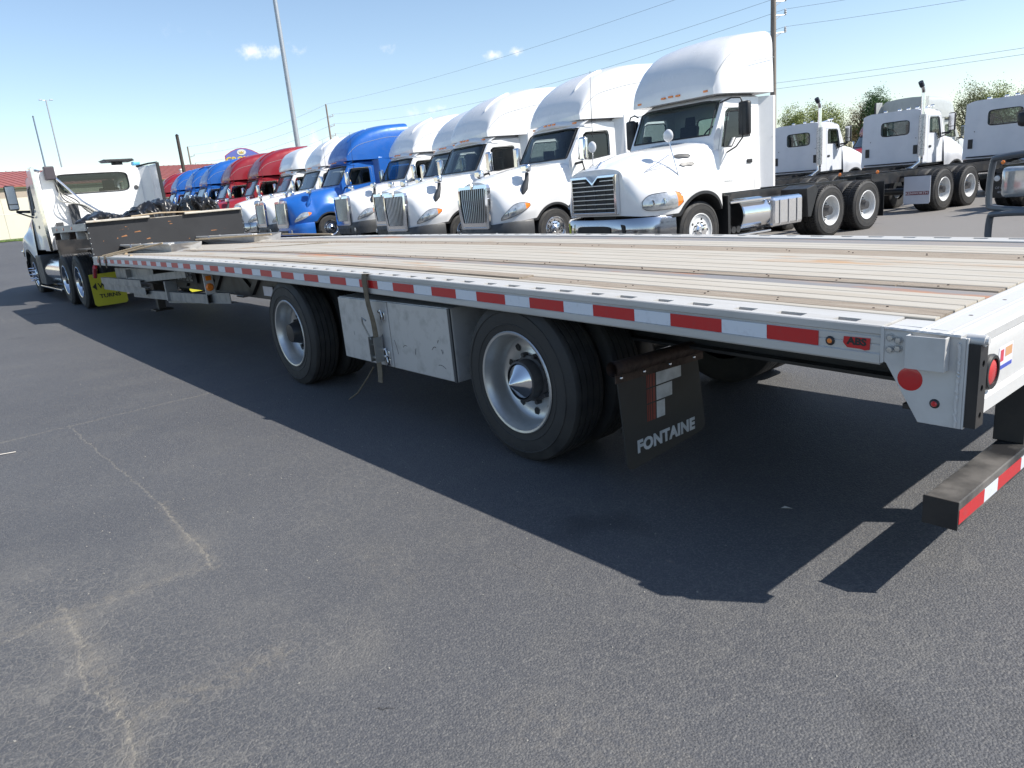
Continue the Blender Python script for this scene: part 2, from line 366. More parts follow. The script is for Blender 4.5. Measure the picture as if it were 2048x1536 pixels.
    # crazed light veins, patchy, and a tan halo of dust along the cracks
    vor2 = n.new('ShaderNodeTexVoronoi'); vor2.feature = 'DISTANCE_TO_EDGE'; vor2.inputs['Scale'].default_value = 13; L(W, vor2.inputs['Vector'])
    vmask = mr(noise(.55, 4, .6).outputs[0], .42, .62); vein = math_('MULTIPLY', mr(vor2.outputs['Distance'], .07, 0), vmask); base = mix(math_('MULTIPLY', vein, .17), base, (.22, .21, .19))
    halo = None
    for s_ in ((.4, -2.28, 1.41, -2.25, .07, .5), (1.41, -2.25, 1.9, -2.33, .07, .5), (1.40, -2.25, 1.42, -1.75, .10, .55), (-.5, -1.66, .55, -1.69, .06, .5), (.5, -1.7, .45, -3, .07, .45), (1.0, -1.2, 1.35, -1.15, .2, .15), (2.3, -1.35, 2.7, -1.2, .25, .18), (-2.9, -2.2, -2.9, -.6, .04, .3)):
        v = seg(*s_); halo = v if halo is None else math_('MAXIMUM', halo, v)
    base = mix(math_('MULTIPLY', halo, mr(noise(22, 5, .7).outputs[0], .42, .64)), base, (.22, .195, .155))
    base = mix(math_('MULTIPLY', cr_, mr(noise(38, 4, .75).outputs[0], .44, .56, .05, .62)), base, (.30, .27, .215))
    dk = seg(1.97, -1.62, 1.94, -1.66, .007, .8); base = mix(dk, base, (.01, .01, .01))
    dk = seg(1.55, -.78, 1.95, -.80, .004, .8); base = mix(math_('MULTIPLY', dk, mr(noise(30, 3).outputs[0], .45, .55)), base, (.012, .012, .012))
    # lighter worn lot behind the trailer
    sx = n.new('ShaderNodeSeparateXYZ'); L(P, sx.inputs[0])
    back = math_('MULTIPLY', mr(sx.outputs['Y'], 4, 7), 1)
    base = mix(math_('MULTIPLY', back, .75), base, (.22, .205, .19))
    # oil spots
    oil = mr(noise(.9, 4, .5).outputs[0], .66, .74, 0, .5); base = mix(oil, base, (.03, .03, .032))
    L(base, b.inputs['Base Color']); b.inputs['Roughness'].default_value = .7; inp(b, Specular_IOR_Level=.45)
    h = math_('ADD', math_('MULTIPLY', agg2.outputs['Distance'], -1.1), math_('MULTIPLY', agg.outputs[0], .8))
    h = math_('ADD', h, math_('MULTIPLY', allig, -1.5)); h = math_('ADD', h, math_('MULTIPLY', cr_, -1.5))
    bp = n.new('ShaderNodeBump'); bp.inputs['Strength'].default_value = .48; bp.inputs['Distance'].default_value = .006; L(h, bp.inputs['Height']); L(bp.outputs[0], b.inputs['Normal'])
    return m
xs = list(np.arange(-130, -20, 2.)) + list(np.arange(-20, 20, 4.)) + [20, 60, 200, 700]; xs = [-900, -400, -200] + xs
ys = [-700, -200, -60] + list(np.arange(-30, 30, 2.)) + [30, 60, 120, 300, 900]
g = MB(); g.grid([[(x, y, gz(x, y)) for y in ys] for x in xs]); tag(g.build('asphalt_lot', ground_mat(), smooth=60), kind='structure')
grassm = simple('mown_grass', (.10, .15, .035), .9, vary=.35, scale=1.5, dirt=(.16, .17, .06), bump=.6, bscale=50)
g = MB(); gx = list(np.arange(-130, -55.9, 2.)); g.grid([[(x, y, gz(x, y) + .03) for y in list(np.arange(-60, 62, 2.))] for x in gx])
tag(g.build('grass_verge', grassm, smooth=60), kind='structure')
g = MB()
for k in range(7000):
    x = -56 - 5 * rng.rand() ** 1.5; y = -4 + 22 * rng.rand(); z = gz(x, y) + .02; a = rng.rand() * 6.28; h = .06 + .10 * rng.rand(); d = .02
    g.add([(x - d * math.cos(a), y - d * math.sin(a), z), (x + d * math.cos(a), y + d * math.sin(a), z), (x + rng.randn() * .03, y + rng.randn() * .03, z + h)], [(0, 1, 2)])
tag(g.build('grass', simple('grass_blades', (.12, .19, .04), .8, vary=.3)), 'short green grass growing along the far edge of the lot', 'grass', kind='stuff')

# ------------------------------------------------------------------ building behind the fence
def building():
    a = Vector((-77.5, -6)); b = Vector((-86, 44)); d = (b - a).normalized(); nrm = Vector((d.y, -d.x))
    if nrm.x < 0: nrm = -nrm
    Lg = (b - a).length; rz = math.atan2(d.y, d.x)
    root = empty('warehouse_building', (a.x, a.y, 1.1), rz, 'long low cream warehouse with a red metal roof behind the chain link fence', 'building')
    # local: x along the wall, -y towards the lot (rotate so)
    cream = simple('cream_wall_panel', (.60, .56, .47), .7, vary=.06, scale=.7); tan = simple('tan_fascia_band', (.36, .30, .25), .7); redroof = simple('red_metal_roof', (.31, .095, .075), .5, vary=.1, scale=.5); seam = simple('roof_seam_red', (.29, .088, .07), .5)
    sgn = -1
    eave = 4.75; 
    k = 0
    for i in range(26):
        x0 = -20 + i * 3.6
        m = MB(); m.box(x0 + .012, x0 + 3.588, 0, .2, 0, 3.7); m.build('panel', cream, root, smooth=0)
    MB().box(-20, 73.6, .0, .19, 3.705, eave - .25).build('fascia', tan, root, smooth=0)
    MB().box(-20, 73.6, -.22, -.02, eave - .22, eave - .02).build('gutter', simple('cream_gutter', (.62, .58, .45), .5), root, smooth=0, bevel=.02)
    MB().box(-20, 73.6, .21, 24, 0, eave - .3).build('wall', cream, root, smooth=0)
    MB().add([(-20.3, -.35, eave), (73.9, -.35, eave), (73.9, 12, eave + 2.15), (-20.3, 12, eave + 2.15), (-20.3, 24.3, eave), (73.9, 24.3, eave),
              (-20.3, -.35, eave - .1), (73.9, -.35, eave - .1), (73.9, 12, eave + 2.05), (-20.3, 12, eave + 2.05), (-20.3, 24.3, eave - .1), (73.9, 24.3, eave - .1)],
             [(0, 1, 2, 3), (3, 2, 5, 4), (7, 6, 9, 8), (8, 9, 10, 11), (0, 6, 7, 1), (4, 5, 11, 10), (0, 3, 9, 6), (3, 4, 10, 9), (1, 7, 8, 2), (2, 8, 11, 5)]).build('roof', redroof, root, smooth=0)
    rb = MB()
    for i in range(150):
        x = -20 + i * .625; T = lambda v: v
        rb.add([(x, -.35, eave + .005), (x + .05, -.35, eave + .005), (x + .05, 12, eave + 2.155), (x, 12, eave + 2.155), (x, -.35, eave + .04), (x + .05, -.35, eave + .04), (x + .05, 12, eave + 2.19), (x, 12, eave + 2.19)],
               [(0, 1, 2, 3), (4, 5, 6, 7), (0, 1, 5, 4), (1, 2, 6, 5), (2, 3, 7, 6), (3, 0, 4, 7)])
    tag(rb.build('roof_rib', seam, root, smooth=0), kind='stuff')
    for (x, y) in ((6, 3), (16.5, 2.4), (24, 6), (31, 2.2)):
        m = MB(); z = eave + (y + .35) / 12.35 * 2.15; m.tube([(x, y, z - .1), (x, y, z + .45)], .12, 10); m.tube([(x, y, z + .45), (x, y, z + .6)], [.2, .16], 10); m.build('roof_vent', simple('galvanised_vent', (.6, .6, .58), .4, metal=.4), root)
building()
# chain-link fence in front of it
def fence():
    root = empty('chain_link_fence', (-57.5, 0, 1.08), 0, 'silver chain link fence running along the grass in front of the warehouse', 'fence')
    gal = simple('galvanised_steel', (.50, .52, .53), .4, metal=.5)
    ys_ = [-12 + 3.05 * i for i in range(18)]
    for y in ys_:
        m = MB(); m.tube([(0, y, -.3), (0, y, 1.83)], .035, 8); m.lathe([(0, .05), (.04, .03), (.05, 0)], (0, y, 1.83), 'z', 8); m.build('post', gal, root)
    MB().tube([(0, ys_[0], 1.78), (0, ys_[-1], 1.78)], .022, 6).build('top_rail', gal, root)
    MB().tube([(0, ys_[0], .08), (0, ys_[-1], .08)], .004, 4).build('bottom_wire', gal, root)
    me = MB(); s_ = .14
    y = ys_[0]
    while y < ys_[-1]:
        for sg in (1, -1):
            y2 = y + sg * 1.7
            if ys_[0] <= y2 <= ys_[-1]: me.tube([(.004 * sg, y, .08), (.004 * sg, y2, 1.76)], .0025, 3, cap=False)
        y += s_
    tag(me.build('wire_mesh', gal, root, smooth=0), kind='stuff')
fence()
# ------------------------------------------------------------------ poles and wires
steel = simple('galvanised_pole', (.42, .44, .46), .38, metal=.55, vary=.1); polewood = simple('utility_pole_wood', (.23, .20, .17), .85, vary=.4, scale=3, stretch=(6, 6, .4), bump=.3, bscale=8); porc = simple('grey_insulator', (.45, .46, .47), .3)
def lightpole(name, x, y, h, r0, r1, label, heads=2):
    z0 = gz(x, y); root = empty(name, (x, y, z0), 0, label, 'lamp post')
    m = MB(); m.tube([(0, 0, .7), (0, 0, h * .5), (0, 0, h)], [r0, (r0 + r1) / 2, r1], 16); m.build('pole', steel, root)
    MB().tube([(0, 0, -.2), (0, 0, .7)], .3, 20).build('concrete_base', simple('concrete', (.42, .41, .38), .85, bump=.3), root)
    for s_ in ((1, -1) if heads == 2 else (1, -1)):
        a = MB(); a.tube([(0, 0, h - .1), (0, s_ * .7, h)], .04, 8); o = a.build('arm', steel, root)
        a = MB(); a.box(-.2, .2, s_ * .65, s_ * 1.25, h - .06, h + .12); a.build('lamp_head', blackp if heads == 2 else steel, root, smooth=0, bevel=.03)
    return root
lightpole('parking_lot_lamp', -37.7, 16.7, 17.5, .16, .10, 'tall grey steel lamp pole rising behind the white and blue trucks')
lightpole('distant_lamp_mast', -176.5, 28.4, 26.0, .20, .12, 'thin pale lamp mast far beyond the flatbed tractor', 3)
def mastlike(name, x, y, h, r, label, mat, cat):
    z0 = gz(x, y); root = empty(name, (x, y, z0), 0, label, cat)
    MB().tube([(0, 0, -.3), (0, 0, h)], [r, r * .75], 12).build('shaft', mat, root)
    MB().tube([(0, 0, h), (0, 0, h + .12)], [r * .9, r * .3], 12).build('cap', blackp, root)
mastlike('wooden_pole', -61.8, 17.5, 7.7, .17, 'short dark wooden pole without wires above the red sleeper roofs', simple('dark_pole_wood', (.05, .04, .035), .8), 'pole')
mastlike('antenna_mast', -93.5, 12.6, 12.5, .10, 'slim blue-grey mast standing beyond the flatbed tractor', simple('bluegrey_mast', (.14, .20, .26), .5), 'mast')
wirem = simple('wire_grey', (.20, .22, .25), .6)
ATT = {}
def utility(name, x, y, h, r, label, arms, side=1):
    root = empty(name, (x, y, gz(x, y)), 0, label, 'utility pole'); z0 = gz(x, y)
    MB().tube([(0, 0, -.5), (0, 0, h * .5), (0, 0, h)], [r, r * .88, r * .72], 14).build('pole', polewood, root)
    att = [Vector((x, y, z0 + h + .05))]
    MB().lathe([(0, 0), (.05, .02), (.06, .12), (0, .2)], (0, 0, h), 'z', 10).build('insulator', porc, root)
    for hz in arms:
        b = MB(); b.tube([(0, 0, hz), (.33 * side, .75 * side, hz + .05)], .035, 8); b.tube([(0, 0, hz - .3), (.2 * side, .45 * side, hz)], .02, 6); b.build('bracket', steel, root)
        i = MB(); i.lathe([(0, -.02), (.09, 0), (.05, .06), (.09, .1), (.05, .16), (.08, .2), (0, .34)], (.33 * side, .75 * side, hz + .07), 'z', 12); i.build('insulator', porc, root)
        att.append(Vector((x + .33 * side, y + .75 * side, z0 + hz + .35)))
    return att
aB = utility('utility_pole', -21.9, 40.3, 12.4, .20, 'tall weathered wooden utility pole behind the white truck with the high roof fairing', (10.5, 9.75, 8.8))
aA = utility('utility_pole', -102.5, 52.1, 14.9, .16, 'wooden utility pole with three brackets above the white sleeper roofs', (13.15, 11.8, 10.4))
aC = utility('utility_pole', -132.5, 40.4, 12.2, .17, 'small distant wooden utility pole beside the short dark pole', (10.6, 9.2, 7.8))
def wire(a, b, sag, label, r=.013):
    a, b = Vector(a), Vector(b); pts = [a.lerp(b, t) - Vector((0, 0, sag * 4 * t * (1 - t))) for t in np.linspace(0, 1, 25)]
    o = MB().tube(pts, r * .62, 5).build('overhead_wire', wirem, smooth=60); tag(o, label, 'wire', 'overhead wires strung between the utility poles')
for k, (sg, lab) in enumerate(((.7, 'highest overhead wire climbing from the bracketed pole to the upper right'), (1.2, 'second overhead wire sagging just below the highest one'),
                               (1.43, 'third overhead wire passing close above the white sleeper roofs'), (1.4, 'lowest overhead wire dropping behind the white sleeper roofs'))):
    wire(aA[k], aB[k], sg, lab, .016)
for k, lab in enumerate(('highest', 'second', 'third', 'lowest')):
    wire(aA[k], aC[k], 1.0, f'{lab} wire from the bracketed pole down to the small distant pole', .022)
D = Vector((58.7, 28.0, 0))
wire(aB[2], D + Vector((0, 0, 10)), 2.4, 'upper wire leaving the tall pole towards the top right corner')
wire(aB[3], D + Vector((0, 0, 9)), 2.3, 'wire leaving the lower bracket of the tall pole to the right')
wire((-21.9, 40.1, 6.15), D + Vector((0, 0, 6.2)), 1.2, 'upper of the two close parallel wires above the trees at right')
wire((-21.9, 40.1, 5.82), D + Vector((0, 0, 5.9)), 1.1, 'lower of the two close parallel wires above the trees at right')
utility('utility_pole', 58.7, 28.0, 12, .2, 'wooden utility pole at the far right end of the wire run', (10.5, 9.75, 8.8))
# ------------------------------------------------------------------ the drop-deck trailer (front towards -x, near side y=0, far side y=2.59)
TW = 2.59
def dz(x): return 1.083 - .053 * ((x + 6) / 6) ** 2 if x > -9.95 else 1.06
XR, XF = 2.706, -9.93
XE = 2.80
trailer = empty('step_deck_trailer', (0, 0, 0), 0, 'long aluminium step deck trailer with red and white reflective tape along its side rail', 'trailer')
def bend(v): return (v[0], v[1], v[2] + dz(v[0]))
# side rails
def rail(side):
    Y = (lambda y: y) if side < 0 else (lambda y: TW - y)
    prof = [(.030, 0), (.004, 0), (0, -.004), (0, -.028), (.006, -.032), (.006, -.036), (.002, -.040), (.002, -.062), (.0045, -.0645), (.002, -.067), (.002, -.094), (-.004, -.098), (-.004, -.128), (0, -.134), (.11, -.134), (.11, -.127), (.022, -.122), (.022, -.014), (.030, -.014)]
    m = MB(); m.prism([(Y(y), z) for y, z in prof], 'x', XF, XR, 40, bend)
    # flange bridging the slots
    slots = []; k = 0; x = XR - .10
    while x > XF + .3:
        ln = .105 if k % 2 else .085; slots.append((x - ln, x)); x -= .205; k += 1
    last = XR
    for (a, b) in slots + [(XF, XF)]:
        if last > b: m.prism([(Y(.0302), 0), (Y(.078), 0), (Y(.078), -.012), (Y(.0302), -.012)], 'x', b, last, 1, bend)
        last = a
    m.prism([(Y(.0222), -.0515), (Y(.24), -.0515), (Y(.24), -.056), (Y(.0222), -.056)], 'x', XF, XR, 20, bend)  # unseen plate added beneath the slots to keep sun slits out of the trailer shadow
    m.prism([(Y(.0782), 0), (Y(.178), 0), (Y(.180), -.003), (Y(.180), -.016), (Y(.0782), -.016)], 'x', XF, XR, 40, bend)
    o = m.build('side_rail', alrail, trailer, smooth=25)
rail(-1); rail(1)
# deck strips: (y0, y1, kind)
strips = [(.183, .192, 'g'), (.194, .243, 'r'), (.246, .362, 'w'), (.365, .46, 'a'), (.464, .578, 'a'), (.582, .66, 'a'), (.664, .80, 's'), (.803, .892, 'w'), (.895, 1.008, 'a'), (1.012, 1.138, 'a'), (1.142, 1.288, 'a'),
          (1.292, 1.428, 'a'), (1.432, 1.53, 'a'), (1.534, 1.652, 'a'), (1.655, 1.88, 'w'), (1.884, 1.96, 'a'), (1.964, 2.08, 'a'), (2.084, 2.17, 'a'), (2.174, 2.404, 's')]
for (a, b, kd) in strips:
    if kd == 'g': continue
    if kd in 'ar': a += .0015; b -= .0045
    if kd == 'w':
        cuts = [XF]; x = XF
        while x < 2.7:
            x += 2.4 + 1.6 * rng.rand()
            cuts.append(min(x, XE))
        if a < .3: cuts = [XF, -7.1, -3.9, .55, XE]
        for i in range(len(cuts) - 1):
            if cuts[i + 1] - cuts[i] < .2: continue
            lift = .012 if (a < .3 and i == 2) else (.0 + .002 * rng.rand()); e = .003
            m = MB(); m.prism([(a, -.030), (b, -.030), (b - .002, -.004), (b - .006, -.001), (a + .006, -.001), (a + .002, -.004)], 'x', cuts[i] + e, cuts[i + 1] - e, max(2, int((cuts[i + 1] - cuts[i]) * 3)), lambda v: (v[0], v[1], v[2] + dz(v[0]) - .002 + lift))
            m.build('plank', wood, trailer, smooth=0)
            # nail heads
        nb = MB()
        for xx in np.arange(XF + .2, 2.6, .41):
            for yy in ((a + b) / 2 - .02, (a + b) / 2 + .025):
                nb.lathe([(0, .0022), (.0045, .002), (.0055, -.004)], (xx + .02 * rng.randn(), yy, dz(xx) - .001), 'z', 6)
        tag(nb.build('nail_head', rusty, trailer, smooth=0), kind='stuff')
    elif kd == 's':
        m = MB(); m.prism([(a, -.02), (b, -.02), (b, -.008), (a, -.008)], 'x', XF, XE, 40, bend); m.build('beam_strip', steelstrip, trailer, smooth=0)
    else:
        wdt = b - a; pr = [(a, -.03), (b, -.03), (b, -.003), (b - .004, 0)]
        if kd == 'a':
            for q in ():
                c = b - wdt * q; pr += [(c + .002, 0), (c + .0015, -.0016), (c - .0015, -.0016), (c - .002, 0)]
        pr += [(a + .004, 0), (a, -.003)]
        m = MB(); m.prism(pr, 'x', XF, XE, 40, bend); m.build('floor_extrusion', aldeck, trailer, smooth=0)
MB().prism([(.185, -.035), (TW - .185, -.035), (TW - .185, -.05), (.185, -.05)], 'x', XF, XE, 40, bend).build('subfloor', blackm, trailer, smooth=0)
# tape
def strip_at(x0, x1, mat, side):
    Y = (lambda y: y) if side < 0 else (lambda y: TW - y)
    m = MB(); m.prism([(Y(-.0012), -.0405), (Y(.0019), -.0405), (Y(.0019), -.0945), (Y(-.0012), -.0945)], 'x', x0, x1, 4, bend); m.build('reflective_tape', mat, trailer, smooth=0)
for side in (-1, 1):
    for k in range(27):
        x0 = 2.281 - .4572 * k; ln = .255 if k else .205
        if x0 < XF + .02: x0c = XF + .02
        else: x0c = x0
        strip_at(x0c, x0 + ln, tred, side)
        if k: strip_at(x0 + ln + .001, x0 + .4562, twhite, side)
# rivets, clearance lamp and ABS badge
def disc(name, c, r, mat, ax='y', sg=-1, h=.006, parent=trailer, n=24, dome=.4):
    return MB().lathe([(0, h), (r * .6, h * .9), (r * .9, h * dome), (r, 0)], c, ax, n, sg).build(name, mat, parent)
disc('marker_lamp', (2.53, 0, dz(2.53) - .072), .017, blackp, h=.006); disc('marker_lamp', (2.53, -.004, dz(2.53) - .072), .010, amber, h=.005)
m = MB(); z = dz(2.63); pl = [(2.580, z - .048), (2.672, z - .048), (2.670, z - .088), (2.655, z - .092), (2.64, z - .088), (2.592, z - .086), (2.578, z - .07)]
m.prism(pl, 'y', -.0015, .001); badge = m.build('abs_badge', tred, trailer, smooth=0)
text('ABS', 'lettering', .034, (2.626, -.002, z - .064), (R(90), R(1.5), 0), blackp, badge, ext=.0005, xs=1.15, offset=.0016)
# rear corner castings
def corner(side):
    Y = (lambda y: y) if side < 0 else (lambda y: TW - y)
    zt = .965
    m = MB(); pl = [(2.716, zt), (2.965, zt - .012), (2.965, .655), (2.835, .655), (2.725, .845), (2.716, .85)]
    m.prism([(x, z) for x, z in pl], 'y', Y(.002), Y(.014)); m.prism([(2.9655, zt - .012), (2.972, zt - .012), (2.972, .655), (2.9655, .655)], 'y', Y(.002), Y(.05))
    o = m.build('corner_plate', alwhite, trailer, smooth=0, bevel=.002)
    # weld beads
    wb = MB(); pts = [(2.948 + .0015 * rng.randn(), Y(0), z_) for z_ in np.arange(.66, .94, .006)]; wb.tube(pts, [.0045 + .002 * rng.rand() for _ in pts], 6)
    pts = [(x_, Y(.002), zt + .001 - .03 * (x_ - 2.716) / .29 * .4) for x_ in np.arange(2.72, 2.955, .007)]; wb.tube(pts, [.005 + .003 * rng.rand() for _ in pts], 6)
    wb.build('weld_bead', alwhite, trailer)
    # stake pocket
    m = MB(); m.cur = 0
    m.box(2.80, 2.806, Y(-.030), Y(.0015), .845, .955); m.box(2.914, 2.920, Y(-.030), Y(.0015), .845, .955); m.box(2.80, 2.92, Y(-.036), Y(-.0302), .845, .955)
    m.build('stake_pocket', alwhite, trailer, smooth=0, bevel=.0015)
    for (x, z) in ((2.738, .935), (2.764, .928), (2.738, .895), (2.763, .900)):
        b = MB(); b.lathe([(0, .010), (.009, .0095), (.0115, .004), (.0115, 0)], (x, Y(.002), z), 'y', 6, side); b.lathe([(.0145, .002), (.0145, 0)], (x, Y(.002), z), 'y', 16, side); b.build('bolt', hubm if False else alw, trailer, smooth=20)
    disc('reflector', (2.805, Y(.0015), .800), .040, tred, sg=side, h=.003)
    disc('marker_lamp', (2.885, Y(.0015), .728), .016, blackp, sg=side, h=.006); disc('marker_lamp', (2.885, Y(-.003), .728), .010, redl, sg=side, h=.006)
    # side gusset of the rail end
    m = MB(); m.prism([(XR + .0005, -.002), (XR + .012, -.002), (XR + .012, -.125), (XR + .0005, -.130)], 'y', Y(-.002), Y(.012), 1, lambda v: (v[0], v[1], v[2] + .973)); m.build('rail_cap', alwhite, trailer, smooth=0)
    # black rubber dock bumper channel with slots
    m = MB(); m.box(2.973, 3.006, Y(.006), Y(.070), .662, .935); o = m.mesh('dock_bumper', blackm, 0)
    sol = MB(); sol.box(2.973, 3.006, Y(.006), Y(.070), .662, .935)
    cuts = []
    for zc in (.70, .79, .87):
        c = MB(); c.tube([(2.99, Y(.038), zc), (3.06, Y(.038), zc)], .011, 12); cuts.append(c)
    ob = meshobj('dock_bumper', boolean(sol, cuts, [blackm]), trailer)
    b = MB(); b.tube([(2.96, Y(.03), .945), (3.012, Y(.03), .945)], .019, 12); b.tube([(3.012, Y(.03), .945), (3.021, Y(.03), .945)], .013, 10); b.build('header_bolt', alwhite, trailer)
corner(-1); corner(1)
# rear sill
m = MB(); zs = .964
prof = [(2.805, zs - .002), (2.985, zs - .010), (3.003, zs - .012), (3.012, zs - .022), (3.010, zs - .05), (3.004, zs - .058), (3.016, zs - .066), (3.020, zs - .085), (3.020, .742), (3.032, .732), (3.036, .690), (3.030, .684), (2.98, .684), (2.98, .70), (3.005, .705), (3.005, zs - .09), (2.99, zs - .03), (2.805, zs - .02)]
prof = [(x - .04 if x > 2.81 else x, z) for x, z in prof]
m.prism([(x, z) for x, z in prof], 'y', .072, TW - .072)
for (ya_, yb_) in ((.0725, .1815), (TW - .1815, TW - .0725)): m.prism([(2.712, zs), (2.8045, zs - .002), (2.8045, zs - .022), (2.712, zs - .02)], 'y', ya_, yb_)
m.prism([(2.712, zs), (2.945, zs - .010), (2.945, zs - .022), (2.712, zs - .02)], 'y', .0145, .0718); m.prism([(2.712, zs), (2.945, zs - .010), (2.945, zs - .022), (2.712, zs - .02)], 'y', TW - .0718, TW - .0145)
m.build('rear_sill', alwhite, trailer, smooth=25)
hb = MB()
for yy in np.arange(.12, 2.5, .11):
    for xx in (2.86,):
        if rng.rand() < .5: hb.lathe([(0, .0012), (.008, .001), (.008, -.002)], (xx, yy, zs - (xx - 2.71) * .043 + .0006), 'z', 8)
tag(hb.build('sill_hole', rusty, trailer, smooth=0), kind='stuff')
for yc in (.165, 2.425):
    tl = MB().lathe([(.058, 0), (.060, .010), (.056, .018), (.046, .018), (.045, .008)], (2.9795, yc, .812), 'x', 32).build('tail_lamp', blackp, trailer)
    MB().lathe([(0, .016), (.03, .015), (.043, .010), (.0455, .004)], (2.9815, yc, .812), 'x', 32).build('lens', redl, tl)
stk = MB().prism([(.245, .79), (.39, .79), (.39, .87), (.258, .87)], 'x', 2.9802, 2.9812).build('sticker', simple('white_sticker', (.68, .66, .72), .4), trailer, smooth=0)
for (y0, y1, z0, z1, mt) in ((.25, .385, .792, .806, 'sticker_blue'), (.27, .30, .82, .86, 'sticker_red'), (.315, .38, .83, .862, 'sticker_tan')):
    MB().box(2.9813, 2.9818, y0, y1, z0, z1).build('print', simple(mt, {'sticker_blue': (.05, .08, .4), 'sticker_red': (.5, .05, .08), 'sticker_tan': (.55, .3, .15)}[mt], .5), stk, smooth=0)
rb_ = MB()
for xx, hh in ((2.815, .004), (2.829, .003), (2.895, .003), (2.918, .006)):
    zz = zs - (xx - 2.71) * .043; rb_.prism([(xx - .005, zz - .002), (xx + .005, zz - .002), (xx + .003, zz + hh), (xx - .003, zz + hh)], 'y', .02, TW - .02)
rb_.build('sill_rib', alwhite, trailer, smooth=0)
# underride guard
ug = MB(); ug.box(2.835, 2.945, .10, 2.49, .258, .356); ug.build('underride_bar', simple('black_bumper_paint', (.022, .022, .023), .38, vary=.5, scale=4, dirt=(.16, .15, .14)), trailer, smooth=0, bevel=.004)
m = MB(); m.box(2.833, 2.947, .094, .0995, .255, .359); m.build('bar_end_plate', blackm, trailer, smooth=0)
for yy in (.80, 1.69):
    m = MB(); m.box(2.82, 2.93, yy, yy + .10, .3563, .70); m.prism([(2.93, .70), (2.70, .72), (2.70, .69), (2.82, .56), (2.82, .3563 + .1)], 'y', yy + .02, yy + .03); m.build('guard_post', blackm, trailer, smooth=0, bevel=.003)
MB().box(2.75, 2.97, .09, 2.5, .665, .683).build('rear_crossmember', blackm, trailer, smooth=0)
y0 = .108
for k, (ln, mt) in enumerate(((.235, tred), (.135, twhite), (.255, tred), (.175, twhite), (.255, tred), (.175, twhite), (.255, tred), (.175, twhite), (.255, tred), (.175, twhite), (.23, tred))):
    MB().box(2.9452, 2.9464, y0, y0 + ln - .001, .272, .325).build('reflective_tape', mt, trailer, smooth=0)
    if mt is twhite and k == 1:
        m = MB(); pp = [(y0, .325), (y0 + .02, .318), (y0 + .035, .327), (y0 + .06, .315), (y0 + .09, .322), (y0 + .115, .312), (y0 + .13, .326), (y0 + .13, .3365), (y0, .3365)]
    y0 += ln
# main beams and cross members
for yy in (.62, 1.90):
    m = MB()
    def prof_beam(x): return .52
    xsb = list(np.arange(-9.4, 2.75, .45))
    for i in range(len(xsb) - 1):
        pass
    m.prism([(yy - .065, -.052), (yy + .065, -.052), (yy + .065, -.065), (yy + .005, -.065), (yy + .005, -.34), (yy + .065, -.34), (yy + .065, -.355), (yy - .065, -.355), (yy - .065, -.34), (yy - .005, -.34), (yy - .005, -.065), (yy - .065, -.065)], 'x', -9.6, 2.69, 30, bend)
    m.build('main_beam', blackm, trailer, smooth=0)
for i in range(30):
    x = XF + .25 + i * .425
    MB().prism([(.03, -.055), (TW - .03, -.055), (TW - .03, -.12), (TW - .5, -.17), (.5, -.17), (.03, -.125)], 'x', x, x + .03, 1, bend).build('cross_member', blackm, trailer, smooth=0)
# step riser
m = MB(); xr = -9.94
m.prism([(.02, 1.056), (2.57, 1.056), (2.57, 1.60), (1.55, 1.60), (1.55, 1.585), (1.0, 1.585), (1.0, 1.60), (.02, 1.60)], 'x', xr - .03, xr); 
riser = m.build('step_riser', simple('black_riser_plate', (.015, .016, .019), .75, vary=.3, scale=3, dirt=(.027, .028, .031), bump=.1), trailer, smooth=0)
for _ in range(16):
    yy, zz = .2 + 2.1 * rng.rand(), 1.12 + .4 * rng.rand(); a = rng.rand() * 2; ln = .02 + .10 * rng.rand() ** 2
    MB().add([(xr + .001, yy, zz), (xr + .001, yy + ln, zz + .004 * a), (xr + .001, yy + ln * .8, zz + .016 * a), (xr + .001, yy + .004, zz + .012)], [(0, 1, 2, 3)]).build('scuff_mark', rusty if rng.rand() < .5 else simple('scuff_orange', (.30, .13, .05), .8), riser, smooth=0)
for (a, b) in ((.02, .985), (1.565, 2.56)):
    m = MB(); m.prism([(xr + .002, 1.600), (xr + .05, 1.600), (xr + .055, 1.605), (xr + .055, 1.622), (xr + .05, 1.63), (xr + .02, 1.636), (xr + .002, 1.636)], 'y', a, b); m.build('edge_extrusion', aldeck, trailer, smooth=0)
for yy in (.022, 2.555):
    for zz in np.arange(1.10, 1.6, .085):
        disc('bolt', (xr + .001, yy + .012, zz), .010, alpol, 'x', 1, h=.006, n=10)
# upper deck (goose neck)
XU = -13.2; z1 = 1.60
for (y0, y1, sg) in ((0, .10, -1), (TW, TW - .10, 1)):
    MB().prism([(y0, z1), (y1, z1), (y1, z1 - .12), (y0, z1 - .12)], 'x', XU, xr - .031, 2).build('upper_side_rail', alrail, trailer, smooth=0, bevel=.004)
for i, yy in enumerate(np.arange(.105, 2.45, .198)):
    MB().box(XU, xr - .031, yy, yy + .194, z1 - .032, z1 - .004).build('plank' if i % 3 == 1 else 'floor_extrusion', wood if i % 3 == 1 else aldeck, trailer, smooth=0)
MB().box(XU, XU + .1, .0, TW, z1 - .17, z1 - .122).build('nose_rail', alrail, trailer, smooth=0)
for yy in (.62, 1.90):
    MB().prism([(XU + .02, z1 - .125), (xr - .04, z1 - .125), (xr - .04, .72), (xr - .14, .72), (xr - .38, 1.25), (XU + .02, 1.30)], 'y', yy - .05, yy + .05).build('gooseneck_beam', blackm, trailer, smooth=0)
MB().box(-12.9, -11.2, .7, 1.89, 1.24, 1.262).build('king_pin_plate', blackm, trailer, smooth=0)
